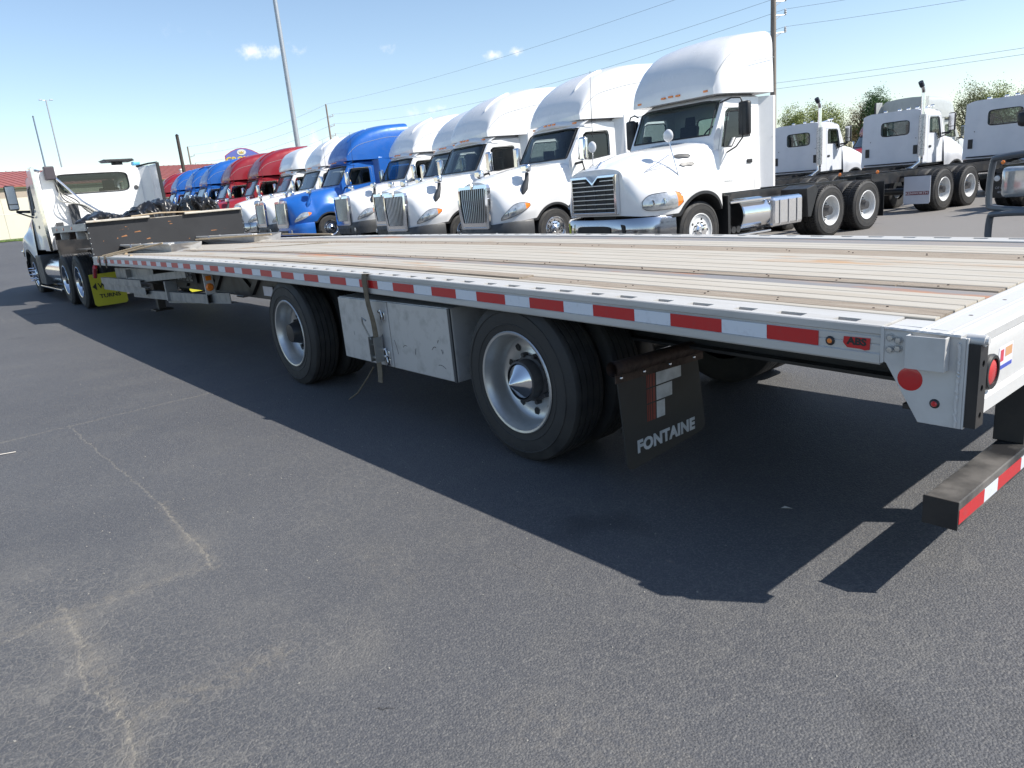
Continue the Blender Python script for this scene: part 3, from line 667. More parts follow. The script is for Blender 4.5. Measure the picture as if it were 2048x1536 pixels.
for k, x in enumerate((-12.95, -12.3, -11.5, -10.8)):
    w_ = MB(); w_.tube([(x, .0, z1 - .185), (x, .11, z1 - .185)], .048, 14); w_.box(x - .06, x - .052, .0, .12, z1 - .25, z1 - .121); w_.box(x + .052, x + .06, .0, .12, z1 - .25, z1 - .121); w_.build('strap_winch', alrail if k % 2 else rusty, trailer)
for x in (-12.6, -11.9, -11.1):
    MB().lathe([(0, .010), (.025, .008), (.03, 0)], (x, -.001, z1 - .06), 'y', 16, -1).build('marker_lamp', redl, trailer)
hs = MB()
for k in range(5):
    a = Vector((XU - .05, 1.15 + .06 * k, 1.36)); pts = [a + Vector((-t * .9, math.sin(t * 3 + k) * .12 - .1 * t, .16 * math.sin(t * 3.1) - .12 + .3 * t * t)) for t in np.linspace(0, 1, 14)]
    MB().tube(pts, .014, 8).build('air_hose', simple('green_hose', (.10, .45, .08), .4) if k < 2 else (simple('white_hose', (.5, .5, .48), .4) if k < 4 else blackp), trailer)
# wheels
def tyre_mesh(R_, rb, wd, grooves=4):
    """outer face at x=0, runs to +wd along the axis."""
    pr = [(rb, .012), (rb + .006, .003), (rb + .03, .0), (R_ * .715, -.003), (R_ * .72, -.0065), (R_ * .725, -.0065), (R_ * .73, -.004), (R_ * .80, -.006), (R_ * .865, -.004), (R_ * .87, -.008), (R_ * .88, -.008), (R_ * .885, -.002), (R_ * .93, .006), (R_ * .985, .022), (R_, .036)]
    for k in range(grooves):
        c = .036 + (wd - .072) * (k + .5) / grooves; g_ = .0045
        pr += [(R_ + .001, c - g_ - .001), (R_ - .012, c - g_), (R_ - .012, c + g_), (R_ + .001, c + g_ + .001)]
    pr += [(R_, wd - .036), (R_ * .985, wd - .022), (R_ * .93, wd - .006), (R_ * .80, wd), (rb, wd - .012)]
    return pr
def rim_prof(rb, depth, disc_r, wd=.21):
    return [(rb - .004, wd), (rb - .03, wd - .01), (rb - .035, depth + .05), (rb - .04, depth), (disc_r + .02, depth + .004), (disc_r, depth - .006), (.05, depth - .006), (.05, depth + .006), (disc_r, depth + .006)] if False else \
           [(rb + .004, .006), (rb + .012, -.002), (rb + .006, -.008), (rb - .006, -.005), (rb - .012, .012), (rb - .022, .035), (rb - .028, depth * .6), (rb - .034, depth - .02), (rb - .05, depth - .004), (rb - .09, depth + .004), (disc_r + .01, depth + .002), (disc_r, depth - .004), (.0, depth - .004)]
def wheel(parent, pos, sgn, R_=.468, rb=.287, wd=.25, depth=.14, rimm=None, dual=True, hub='cone', tread=rubber, name='wheel', holes=10, disc_r=.16, hubmat=None, n=56, nuts=True):
    """pos: centre of the outer tyre face on the axle line; sgn: direction pointing inwards along the axle (in parent's lateral axis ax)."""
    ax = parent.get('lat', 'y')
    wroot = empty(name, pos, 0, parent=parent)
    t = MB(); t.lathe(tyre_mesh(R_, rb, wd), (0, 0, 0), ax, n, sgn); t.build('tyre', tread, wroot, smooth=30)
    o = Vector((0, 0, 0)); V = lambda h, a, r_: Vector((r_ * math.cos(a), h * sgn, r_ * math.sin(a))) if ax == 'y' else Vector((h * sgn, r_ * math.cos(a), r_ * math.sin(a)))
    r = MB(); r.lathe(rim_prof(rb, depth, disc_r), (0, 0, 0), ax, n, sgn); r.build('rim', rimm or alw, wroot, smooth=40)
    if holes:
        hm = MB()
        for k in range(holes):
            a = 2 * math.pi * (k + .5) / holes; c = V(depth - .0025, a, rb * .72); 
            ring = [V(depth - .0015, a + .0, rb * .72) + (V(0, a, 1) * math.cos(q) * .026 + V(0, a + math.pi / 2, 1) * math.sin(q) * .021) for q in np.linspace(0, 2 * math.pi, 12, endpoint=False)]
            hm.add(ring, [tuple(range(12))])
        hm.build('hand_hole', blackp, wroot, smooth=0)
    if hub == 'cone':
        h = MB(); h.lathe([(.135, depth - .004), (.135, depth - .03), (.118, depth - .035), (.115, .035), (.105, .03)], (0, 0, 0), ax, 36, sgn); h.build('hub', hubm, wroot)
        h = MB(); h.lathe([(.0, -.050), (.01, -.044), (.055, .0), (.092, .028), (.100, .034), (.105, .040), (.105, .055)], (0, 0, 0), ax, 40, sgn); h.build('hub_cap', alpol, wroot, smooth=30)
    elif hub == 'dark':
        h = MB(); h.lathe([(.125, depth - .004), (.125, depth - .03), (.11, depth - .035), (.085, .02), (.08, .0), (.0, -.01)], (0, 0, 0), ax, 36, sgn); h.build('hub', hubmat or hubm, wroot)
    elif hub == 'steer':
        h = MB(); h.lathe([(.11, depth), (.11, depth - .03), (.075, depth - .05), (.07, depth - .11), (.0, depth - .12)], (0, 0, 0), ax, 30, sgn); h.build('hub', hubmat or alpol, wroot)
    if nuts:
        nm = MB()
        for k in range(10):
            a = 2 * math.pi * k / 10; nm.tube([V(depth - .003, a, disc_r - .018), V(depth - .04, a, disc_r - .018)], .014, 6)
        nm.build('lug_nut', hubmat or hubm, wroot, smooth=20)
    if dual:
        t = MB(); p_ = tyre_mesh(R_, rb, wd); t.lathe([(a, b + wd + .055) for a, b in p_], (0, 0, 0), ax, n, sgn); t.build('inner_tyre', tread, wroot, smooth=30)
        MB().lathe([(rb + .002, .23), (rb - .03, .24), (rb - .035, .52)], (0, 0, 0), ax, n, sgn).build('inner_rim', rimm or alw, wroot)
    return wroot
for xw, hb_ in ((.682, 'cone'), (-2.418, 'dark')):
    for (yy, sg) in ((.042, 1), (TW - .042, -1)):
        wheel(trailer, (xw, yy, .466), sg, hub=hb_, hubmat=blackm if hb_ == 'dark' else None)
    MB().tube([(xw, .5, .466), (xw, 2.09, .466)], .065, 16).build('axle', blackm, trailer)
    for yy in (.75, 1.84):
        m = MB(); m.prism([(xw - .5, .80), (xw - .42, .80), (xw - .30, .52), (xw + .32, .38), (xw + .32, .46), (xw - .2, .62)], 'y', yy - .04, yy + .04); m.lathe([(0, .0), (.12, 0), (.13, .05), (.12, .12), (.13, .2), (.1, .24), (0, .24)], (xw + .26, yy, .46), 'z', 20); m.build('suspension', blackm, trailer)
# tool box between the wheels
tb = MB(); tb.box(-1.40, .085, .062, .55, .375, .850); box = tb.build('tool_box', alsheet, trailer, smooth=0, bevel=.004)
MB().box(-1.395, -.672, .048, .0615, .380, .845).build('box_door', alsheet, box, smooth=0, bevel=.003)
MB().box(-.660, .060, .048, .0615, .380, .845).build('box_door', alsheet, box, smooth=0, bevel=.003)
MB().box(.0622, .084, .050, .0615, .376, .849).build('hinge', greyplast, box, smooth=0)
MB().box(-1.3, -.3, .10, .5, .355, .3745).build('box_bracket', blackm, box, smooth=0)
for (x0, z0, s) in ((-.735, .745, 1), (-.735, .470, 1), (-.735, .42, 1)):
    la = MB(); la.box(x0 - .025, x0 + .035, .036, .0475, z0 - .03, z0 + .03); la.tube([(x0, .03, z0 - .04), (x0 + .03, .022, z0), (x0 + .01, .026, z0 + .05)], .006, 6); la.tube([(x0 - .015, .035, z0 + .035), (x0 - .015, .022, z0 + .035)], .012, 10); la.build('latch', chrome, box, bevel=.002)
# scratches and dents on the box doors
for k in range(14):
    x_, z_ = -1.35 + 1.38 * rng.rand(), .40 + .40 * rng.rand(); l_ = .02 + .10 * rng.rand(); a_ = rng.randn() * 1.2; pts = [(x_ + l_ * t * math.cos(a_), .0476, z_ + l_ * t * math.sin(a_) + .01 * math.sin(3 * t)) for t in np.linspace(0, 1, 5)]
    if any(-.675 < p_[0] < -.655 or p_[2] < .385 or p_[2] > .84 or p_[0] < -1.39 or p_[0] > .055 for p_ in pts): continue
    MB().tube(pts, .0012 + .001 * rng.rand(), 4).build('scratch', greyplast if k % 3 else rusty, box)
# mud flap
fl = MB(); fx = 1.46
fl.prism([(.03, .61), (.66, .585), (.715, .19), (.70, .165), (.68, .155), (.12, .11), (.09, .118), (.075, .14)], 'x', fx, fx + .008); flap = fl.build('mud_flap', simple('black_mud_flap', (.020, .021, .022), .6, vary=.3, dirt=(.04, .037, .033)), trailer, smooth=0)
MB().tube([(fx + .005, -.03 + .03, .655), (fx + .005, .9, .625)], .037, 20, cap=False).build('flap_tube', rusty, trailer)
MB().tube([(fx + .005, .001, .655), (fx + .005, .9, .625)], .029, 20, cap=False).build('flap_tube', rusty, trailer)
MB().prism([(.012, .632), (.70, .61), (.70, .56), (.012, .583)], 'x', fx + .009, fx + .016).build('flap_bar', rusty, trailer, smooth=0)
for yy in (.05, .22, .42, .62):
    disc('bolt', (fx + .016, yy, .605 - (yy - .05) * .035), .010, alpol, 'x', 1, h=.007, n=8)
lw = simple('flap_print_white', (.50, .53, .56), .45, vary=.35, scale=12); lr = simple('flap_print_red', (.20, .035, .025), .5, vary=.3)
def fq(y0, y1, z0, z1, sh, mt):
    MB().prism([(y0 + sh * z0, z0), (y1 + sh * z0, z0), (y1 + sh * z1, z1), (y0 + sh * z1, z1)], 'x', fx + .0084, fx + .0095).build('flap_print', mt, flap, smooth=0)
for k, (z0_, z1_) in enumerate(((.505, .575), (.425, .497), (.33, .417))):
    fq(.30, .30 + (.20, .125, .065)[k], z0_, z1_, 0.03, lw)
    for j, wq in enumerate((.006, .008, .012, .018)):
        yq = .225 + (0, .012, .027, .047)[j]
        fq(yq, yq + wq, z0_, z1_, .03, lr)
text('FONTAINE', 'flap_lettering', .088, (fx + .0088, .385, .215), (R(90), R(0), R(90)), lw, flap, ext=.0008, xs=1.05, offset=.0042, spacing=1.06)
# amber lamp bracket, warning sticker, cross-braces under the front of the lower deck
m = MB(); m.box(-4.62, -4.60, .06, .16, .70, .935); br = m.build('lamp_bracket', alrail, trailer, smooth=0)
MB().lathe([(0, .02), (.03, .018), (.045, 0)], (-4.599, .11, .775), 'x', 20).build('marker_lamp', amber, trailer); MB().box(-4.599, -4.593, .08, .14, .85, .90).build('marker_lamp', amber, trailer, smooth=0)
beamdust = simple('dusty_brown_steel', (.085, .075, .066), .65, vary=.3, dirt=(.12, .10, .085))
MB().prism([(-9.2, .925), (-2.95, .94), (-2.95, .60), (-3.6, .61), (-9.2, .60)], 'y', .50, .515).build('side_web', beamdust, trailer, smooth=0)
for x in (-6.75, -5.55, -4.35, -3.2):
    MB().prism([(x - .55, .93), (x - .38, .93), (x, .72), (x + .30, .93), (x + .42, .93), (x + .02, .64)], 'y', .46, .499).build('brace', blackm, trailer, smooth=0)
MB().box(-3.95, -3.70, .452, .459, .66, .76).build('sticker', simple('white_sticker', (.68, .66, .72), .4), trailer, smooth=0)
MB().tube([(-3.35, .2, .905), (-3.35, .44, .905)], .018, 10).build('light_tube', alpol, trailer)
MB().prism([(-7.4, .86), (-6.2, .88), (-6.2, .70), (-7.4, .68)], 'y', .455, .4595).build('name_plate', greyplast, trailer, smooth=0)
text('FONTAINE', 'plate_lettering', .16, (-6.75, .452, .775), (R(90), 0, 0), lw, trailer, ext=.001, xs=1.0, offset=.003)
# aluminium dunnage rack channels
def channel(x0, x1, z0, z1, y0, hgt=.10, tilt=0):
    m = MB(); m.prism([(y0, 0), (y0 + .07, 0), (y0 + .07, -.008), (y0 + .008, -.008), (y0 + .008, -hgt + .008), (y0 + .07, -hgt + .008), (y0 + .07, -hgt), (y0, -hgt)], 'x', x0, x1, 2, lambda v: (v[0], v[1], v[2] + z0 + (z1 - z0) * (v[0] - x0) / (x1 - x0))); m.build('rack_channel', dimalu, trailer, smooth=0)
channel(-10.2, -7.6, .70, .745, .10); channel(-10.2, -7.5, .60, .64, .12); channel(-8.6, -5.6, .74, .93, .16, .09); channel(-8.5, -5.0, .56, .66, .18, .11); channel(-6.9, -4.4, .56, .70, .24, .12)
channel(-9.6, -7.3, .86, .90, .22, .16)
for x in (-8.62, -6.6): MB().box(x, x + .05, .15, .30, .50, .86 if x < -8 else .76).build('rack_post', dimalu, trailer, smooth=0, bevel=.003)
for yy in (.55, 1.95):
    m = MB(); m.box(-8.95, -8.80, yy, yy + .15, .35, .95); m.box(-8.93, -8.82, yy + .02, yy + .13, .17, .35); m.box(-9.03, -8.72, yy - .06, yy + .21, .145, .17); m.build('landing_leg', blackm, trailer, smooth=0, bevel=.004)
MB().tube([(-8.87, .2, .72), (-8.87, .6, .72)], .02, 8).build('crank_handle', rusty, trailer)
m = MB(); m.tube([(-9.9, .0, .90), (-10.35, .05, .72)], .035, 14); m.build('document_tube', redl, trailer)
# strap hanging over the rail
strapm = simple('worn_grey_brown_webbing', (.155, .125, .085), .9, vary=.35, scale=30, bump=.3, bscale=300)
sx = -.80; root = empty('ratchet_strap', (sx, -.01, .3), 0, 'worn brown ratchet strap hanging over the side rail across the tool box', 'strap')
pts = [(.0, .055, .742), (0, .0, .748), (.0, -.004, .742), (.0, -.012, .70), (.001, -.010, .60), (.002, -.006, .52), (.003, .010, .42), (.003, .016, .32), (.003, .014, .26), (.005, .012, .16), (.012, .006, .06), (.018, -.002, .0), (.022, -.008, -.03)]
P = cr(np.array([(a + .0, b - .004, c) for a, b, c in pts]), 4); sw = MB(); rows = []
for i, p_ in enumerate(P):
    tw = .25 * math.sin(i * .25); rows.append([(p_[0] - .034, p_[1] - .006 * tw, p_[2]), (p_[0], p_[1] - .002, p_[2]), (p_[0] + .034, p_[1] + .006 * tw, p_[2])])
rows2 = [[(x, y + .003, z) for x, y, z in r_] for r_ in rows]
sw.grid(rows); sw.grid(rows2); sw.build('webbing', strapm, root, smooth=60)
rt = MB(); rt.box(-.036, -.030, -.03, .040, .12, .30); rt.box(.036, .042, -.03, .040, .12, .30); rt.tube([(-.035, .0, .15), (.045, .0, .15)], .014, 12); rt.tube([(-.03, -.01, .28), (-.075, -.035, .40), (-.065, -.04, .44), (-.03, -.03, .42)], .006, 8); rt.tube([(-.035, .005, .24), (.045, .005, .24)], .009, 10); rt.build('ratchet_buckle', simple('zinc_steel', (.30, .30, .29), .4, metal=.7), root)
# dangling thin cord end below the tool box
tag(MB().tube([(-1.0, .06, .34), (-1.08, .04, .25), (-1.2, .0, .12), (-1.3, -.03, .06)], .006, 6).build('loose_cord', strapm), 'thin loose cord hanging beneath the tool box', 'cord')
# two aluminium trays on the lower deck
def tray(x, y, rz, label, ln=2.15, wd=.45, h=.12):
    z = 1.063 + .002; root = empty('side_kit_tray', (x, y, z), rz, label, 'tray', 'aluminium trays lying on the lower deck')
    m = MB(); sp = [(-ln / 2, .0), (ln / 2, 0)]
    out_ = [(-ln / 2 + .02, -wd / 2 + .12, 0), (ln / 2 - .10, -wd / 2 + .02, 0), (ln / 2 - .03, wd / 2 - .02, 0), (-ln / 2 + .1, wd / 2 - .02, 0)]
    top = [(-ln / 2 - .30, -wd / 2 + .0, h), (ln / 2, -wd / 2, h), (ln / 2, wd / 2, h), (-ln / 2 - .12, wd / 2, h)]
    it = [(a * .985, b * .95, c) for a, b, c in top]; ib = [(a * .97, b * .9, c + .008) for a, b, c in out_]
    m.add(out_ + top + it + ib, [(0, 3, 2, 1), (0, 1, 5, 4), (1, 2, 6, 5), (2, 3, 7, 6), (3, 0, 4, 7), (4, 5, 9, 8), (5, 6, 10, 9), (6, 7, 11, 10), (7, 4, 8, 11), (8, 9, 13, 12), (9, 10, 14, 13), (10, 11, 15, 14), (11, 8, 12, 15), (12, 13, 14, 15)])
    m.build('pan', alsheet, root, smooth=0)
    m = MB(); m.tube([(-ln / 2 - .28, -wd / 2 - .012, h + .006), (ln / 2, -wd / 2 - .012, h + .006)], .016, 8); m.build('rim_rail', alwhite, root)
    m = MB(); m.box(-.1, ln / 2, -wd / 2 - .035, -wd / 2 + .05, h + .004, h + .022); m.build('edge_plate', alwhite, root, smooth=0, bevel=.002)
    m = MB(); m.tube([(-.12, -wd / 2 - .04, h + .03), (-.55, -wd / 2 - .045, h + .03), (-.60, -wd / 2 - .045, h + .02), (-.55, -wd / 2 - .05, h - .05)], .008, 8); m.build('hook_handle', alpol, root)
    return root
tray(-8.75, .78, R(4), 'aluminium tray with sloped end lying nearer the side rail')
tray(-8.75, 2.02, R(4), 'aluminium tray lying on the far side of the lower deck')
barm = simple('wooden_bar_pale', (.42, .33, .22), .8, vary=.3, stretch=(1, 8, 8))
for k, (a, b, lab) in enumerate((((-9.4, .05, 1.075), (-8.6, .62, 1.21), 'pale pry bar leaning on the near tray closest to the step'), ((-8.9, .02, 1.08), (-7.9, .58, 1.21), 'pale pry bar leaning on the near tray beside the strap'),
                           ((-8.2, 1.15, 1.20), (-6.7, 1.75, 1.20), 'thin rod lying across both trays'), ((-7.6, 2.3, 1.15), (-6.2, 2.45, 1.12), 'thin rod poking out past the far tray'), ((-8.6, .10, 1.07), (-4.6, 1.6, 1.09), 'long thin cord stretched diagonally over the deck planks'))):
    tag(MB().tube([a, b], .012 if k < 4 else .004, 8).build('rod', barm), lab, 'rod', 'rods lying over the trays')
for k, x in enumerate((-8.95, -9.4)):
    m = MB(); z = 1.064
    m.prism([(-.02, -.16), (-.008, -.16), (-.008, .006), (.10, .006), (.10, .014), (-.02, .014)], 'x', x - .025, x + .025, 1, lambda v: (v[0], v[1], v[2] + z)); tag(m.build('rail_strap', strapm, smooth=0), ('short dark strap wrapped over the side rail beside the near tray', 'short dark strap wrapped over the side rail close to the step')[k], 'strap')
for k, (x, y, lab) in enumerate(((-8.0, .14, 'small pale wood chip on the rail edge by the near tray'), (-9.15, .33, 'small pale wood chip between the step and the near tray'))):
    m = MB(); m.prism([(-.03, 0), (.03, .0), (.02, .03), (-.01, .035)], 'x', -.05, .05, 1, lambda v: (v[0] + x, v[1] + y, v[2] + 1.063)); tag(m.build('wood_chip', barm, smooth=0), lab, 'wood chip')
# black tarp bundles on the upper deck
tarpm = simple('black_vinyl_tarp', (.016, .016, .018), .35, vary=.4, coat=.2, bump=.5, bscale=12)
def tarp(x, y, lx, ly, h, seed, label):
    r_ = np.random.RandomState(seed); m = MB(); rows = []; n1, n2 = 90, 44
    from mathutils import noise as mn
    for i in range(n1 + 1):
        row = []
        for j in range(n2 + 1):
            u, v = i / n1, j / n2; a = math.pi * v; env = max(.02, math.sin(math.pi * u)) ** .5
            q = Vector((u * 5 + seed * 7, v * 2.2, seed)); rd = 1 - abs(mn.noise(q * 1.6)) * 2.2; rd2 = 1 - abs(mn.noise(q * 3.7 + Vector((3, 9, 1)))) * 2.0; lump = .8 + .5 * mn.noise(Vector((u * 2.1, seed * 3.1, 0)))
            f = lump * (.78 + .20 * rd + .12 * rd2)
            row.append((x - math.cos(a) * lx * env * (.8 + .25 * rd) * .5, y + (u - .5) * ly + .03 * rd2, z1 - .003 + max(0, math.sin(a)) ** .6 * h * env * f))
        rows.append(row)
    m.grid(rows); return tag(m.build('folded_tarp', tarpm, smooth=50), label, 'tarp', 'black tarps bundled on the upper deck')
tarp(-10.7, .42, .75, .85, .22, 1, 'flat black tarp fold nearest the near corner of the upper deck')
tarp(-10.9, 1.28, .8, 1.0, .50, 2, 'tall crumpled black tarp roll in the middle of the upper deck')
tarp(-10.6, 2.02, .7, .75, .40, 5, 'low black tarp bundle beside the far edge of the upper deck')
tag(MB().tube([(-10.1, .75, 1.645), (-10.05, 1.2, 1.665), (-10.1, 1.9, 1.63)], .012, 8).build('bent_rod', barm), 'bent pale rod lying along the upper deck edge before the tarps', 'rod')
# litter on the asphalt
for k, (x, y, lab) in enumerate(((2.13, .36, 'scrap of white litter in the shade behind the mud flap'), (-2.55, -2.35, 'pale twig lying on the asphalt at left'))):
    m = MB()
    if k == 0: m.add([(x, y, .004), (x + .03, y + .01, .012), (x + .045, y + .03, .004), (x + .01, y + .02, .010)], [(0, 1, 2, 3)])
    else: m.tube([(x, y, .006), (x + .05, y + .12, .008), (x + .08, y + .22, .006)], .004, 5)
    tag(m.build('litter', simple('pale_litter', (.6, .56, .5), .8), smooth=0), lab, 'litter')
# loose grit scattered over the asphalt
gs = MB(); rg = np.random.RandomState(77)
for k in range(1500):
    u_ = rg.rand(); x = 3.6 - 9 * u_ ** 1.3; y = -2.6 + 2.6 * rg.rand() if k % 4 else -6 + 9 * rg.rand(); r_ = .0016 + .0035 * rg.rand() ** 3
    a_ = rg.rand() * 6.28; pts = [(x + r_ * math.cos(a_ + q) * (.7 + .6 * rg.rand()), y + r_ * math.sin(a_ + q) * (.7 + .6 * rg.rand()), .001) for q in (0, 1.6, 3.1, 4.7)]; tp = (x, y, .001 + r_ * (.8 + .5 * rg.rand()))
    gs.add(pts + [tp], [(0, 1, 4), (1, 2, 4), (2, 3, 4), (3, 0, 4)])
tag(gs.build('grit', simple('loose_grit', (.25, .24, .22), .9, vary=.6, scale=60), smooth=0), 'loose pale grit scattered over the dark asphalt', 'grit', kind='stuff')
# ------------------------------------------------------------------ trucks. local frame: nose towards -y, +x is the driver side, origin on the ground under the front axle
WC = {}
def twheel(parent, x, y, kind):
    sg = -1 if x > 0 else 1
    if kind not in WC:
        o = empty('wheel'); o['lat'] = 'x'
        kw = dict(steer_alu=dict(R_=.51, wd=.27, depth=.035, rimm=alpol, dual=False, hub='steer', n=48), steer_white=dict(R_=.51, wd=.27, depth=.03, rimm=pwheel, dual=False, hub='steer', n=56, holes=5),
                  drive_alu=dict(R_=.51, depth=.16, rimm=alpol, hub='dark', n=40, wd=.26), drive_white=dict(R_=.51, depth=.165, rimm=pwheel, hub='dark', n=56, wd=.26, holes=5, disc_r=.17), drive_lug=dict(R_=.52, depth=.165, rimm=pwheel, hub='dark', n=56, wd=.26, holes=5, disc_r=.17))[kind]
        pr = wheel(o, (0, 0, 0), 1, **kw); 
        if kind in ('drive_lug', 'drive_white'):
            lg = MB(); n_ = 60
            for i in range(n_):
                a = 2 * math.pi * i / n_
                for (h0, h1) in ((.0, .10), (.16, .26)):
                    pts = []
                    for r_ in (.508, .5225 if kind == 'drive_white' else .533):
                        for (da, h) in ((-.028, h0), (.028, h0), (.028, h1), (-.028, h1)):
                            pts.append((h + (.012 if r_ > .515 and h == h0 and h0 == 0 else 0), r_ * math.cos(a + da), r_ * math.sin(a + da)))
                    lg.add(pts, [(0, 1, 2, 3), (4, 7, 6, 5), (0, 4, 5, 1), (1, 5, 6, 2), (2, 6, 7, 3), (3, 7, 4, 0)])
            tag(lg.build('tread', rubber, pr, smooth=0), kind='stuff')
        pr.parent = None; bpy.data.objects.remove(o); WC[kind] = pr; r = pr
    else: r = copy_tree(WC[kind])
    r.parent = parent; r.location = (x, y, .51 if kind != 'drive_lug' else .52); r.rotation_euler = (0, 0, math.pi if sg < 0 else 0); return r
_w_old = wheel
LT_H = [(-1.42, [(.60, .74), (.64, 1.1), (.66, 1.4), (.60, 1.60), (.32, 1.70), (0, 1.73)]), (-1.25, [(.90, .76), (.95, 1.03), (.84, 1.36), (.67, 1.62), (.35, 1.745), (0, 1.78)]), (-.95, [(1.09, .79), (1.13, 1.05), (1.0, 1.38), (.75, 1.70), (.40, 1.82), (0, 1.85)]),
        (-.6, [(1.17, .82), (1.20, 1.08), (1.09, 1.38), (.81, 1.77), (.43, 1.88), (0, 1.91)]), (-.2, [(1.20, .84), (1.22, 1.16), (1.13, 1.42), (.86, 1.84), (.45, 1.95), (0, 1.98)]), (.2, [(1.20, .84), (1.22, 1.18), (1.12, 1.45), (.93, 1.90), (.48, 1.99), (0, 2.02)]), (.62, [(1.18, .80), (1.17, 1.14), (1.11, 1.47), (1.0, 1.95), (.5, 2.03), (0, 2.06)])]
MK_H = [(-1.36, [(.62, .90), (.67, 1.1), (.69, 1.38), (.64, 1.62), (.33, 1.69), (0, 1.70)]), (-1.2, [(.94, .87), (.96, 1.05), (.90, 1.30), (.70, 1.64), (.37, 1.74), (0, 1.76)]), (-.85, [(1.17, .86), (1.20, 1.06), (1.10, 1.30), (.80, 1.70), (.41, 1.83), (0, 1.86)]),
        (-.45, [(1.23, .87), (1.25, 1.12), (1.13, 1.36), (.87, 1.78), (.45, 1.93), (0, 1.96)]), (0, [(1.24, .88), (1.26, 1.22), (1.13, 1.45), (.93, 1.84), (.47, 1.98), (0, 2.01)]), (.35, [(1.22, .88), (1.23, 1.22), (1.12, 1.47), (.98, 1.90), (.5, 2.03), (0, 2.06)]), (.60, [(1.14, .88), (1.12, 1.20), (1.10, 1.48), (1.01, 1.93), (.5, 2.06), (0, 2.09)])]
KW_H = [(s, [(x * .97, z - .02) for x, z in p]) for s, p in MK_H]
LT_F = [(1.06, [(1.00, 2.94), (.98, 3.04), (.91, 3.10), (.46, 3.14), (0, 3.15)]), (1.22, [(1.04, 2.94), (1.02, 3.20), (.94, 3.38), (.48, 3.45), (0, 3.47)]), (1.55, [(1.10, 2.94), (1.08, 3.4), (.97, 3.69), (.5, 3.80), (0, 3.82)]), (2.05, [(1.17, 2.94), (1.14, 3.5), (1.02, 3.92), (.52, 4.05), (0, 4.07)]), (2.8, [(1.22, 2.94), (1.19, 3.6), (1.06, 4.09), (.55, 4.21), (0, 4.23)]), (3.75, [(1.235, 2.94), (1.21, 3.6), (1.08, 4.14), (.56, 4.27), (0, 4.29)])]
MK_F = [(.58, [(1.0, 2.79), (.99, 2.86), (.93, 2.93), (.47, 2.99), (0, 3.0)]), (.70, [(1.08, 2.79), (1.06, 3.0), (.96, 3.20), (.48, 3.30), (0, 3.32)]), (.95, [(1.13, 2.79), (1.10, 3.12), (1.0, 3.48), (.5, 3.60), (0, 3.62)]), (1.35, [(1.15, 2.79), (1.13, 3.25), (1.04, 3.70), (.52, 3.81), (0, 3.83)]), (2.0, [(1.17, 2.79), (1.15, 3.3), (1.07, 3.80), (.53, 3.90), (0, 3.92)])]
AE_F = [(1.02, [(.92, 3.0), (.92, 3.1), (.86, 3.18), (.44, 3.24), (0, 3.25)]), (1.25, [(1.10, 3.0), (1.07, 3.3), (.97, 3.55), (.48, 3.62), (0, 3.63)]), (1.6, [(1.18, 3.0), (1.15, 3.4), (1.04, 3.78), (.52, 3.86), (0, 3.88)]), (2.4, [(1.22, 3.0), (1.2, 3.45), (1.08, 3.92), (.54, 4.02), (0, 4.04)]), (3.75, [(1.23, 3.0), (1.21, 3.45), (1.1, 3.95), (.56, 4.06), (0, 4.08)])]
def cabfn(v):
    x, y, z = v; t = abs(x)
    if z > 2.3: z = z - (.10 * (z - 2.3) / .6) * max(0, (t - .70) / .35) ** 2
    return (x * (1 - .045 * (z - 1.1) / 1.8) , y + .05 * (max(0, t - .6) / .45) ** 2 * (1 if y < 1.2 else 0), z)
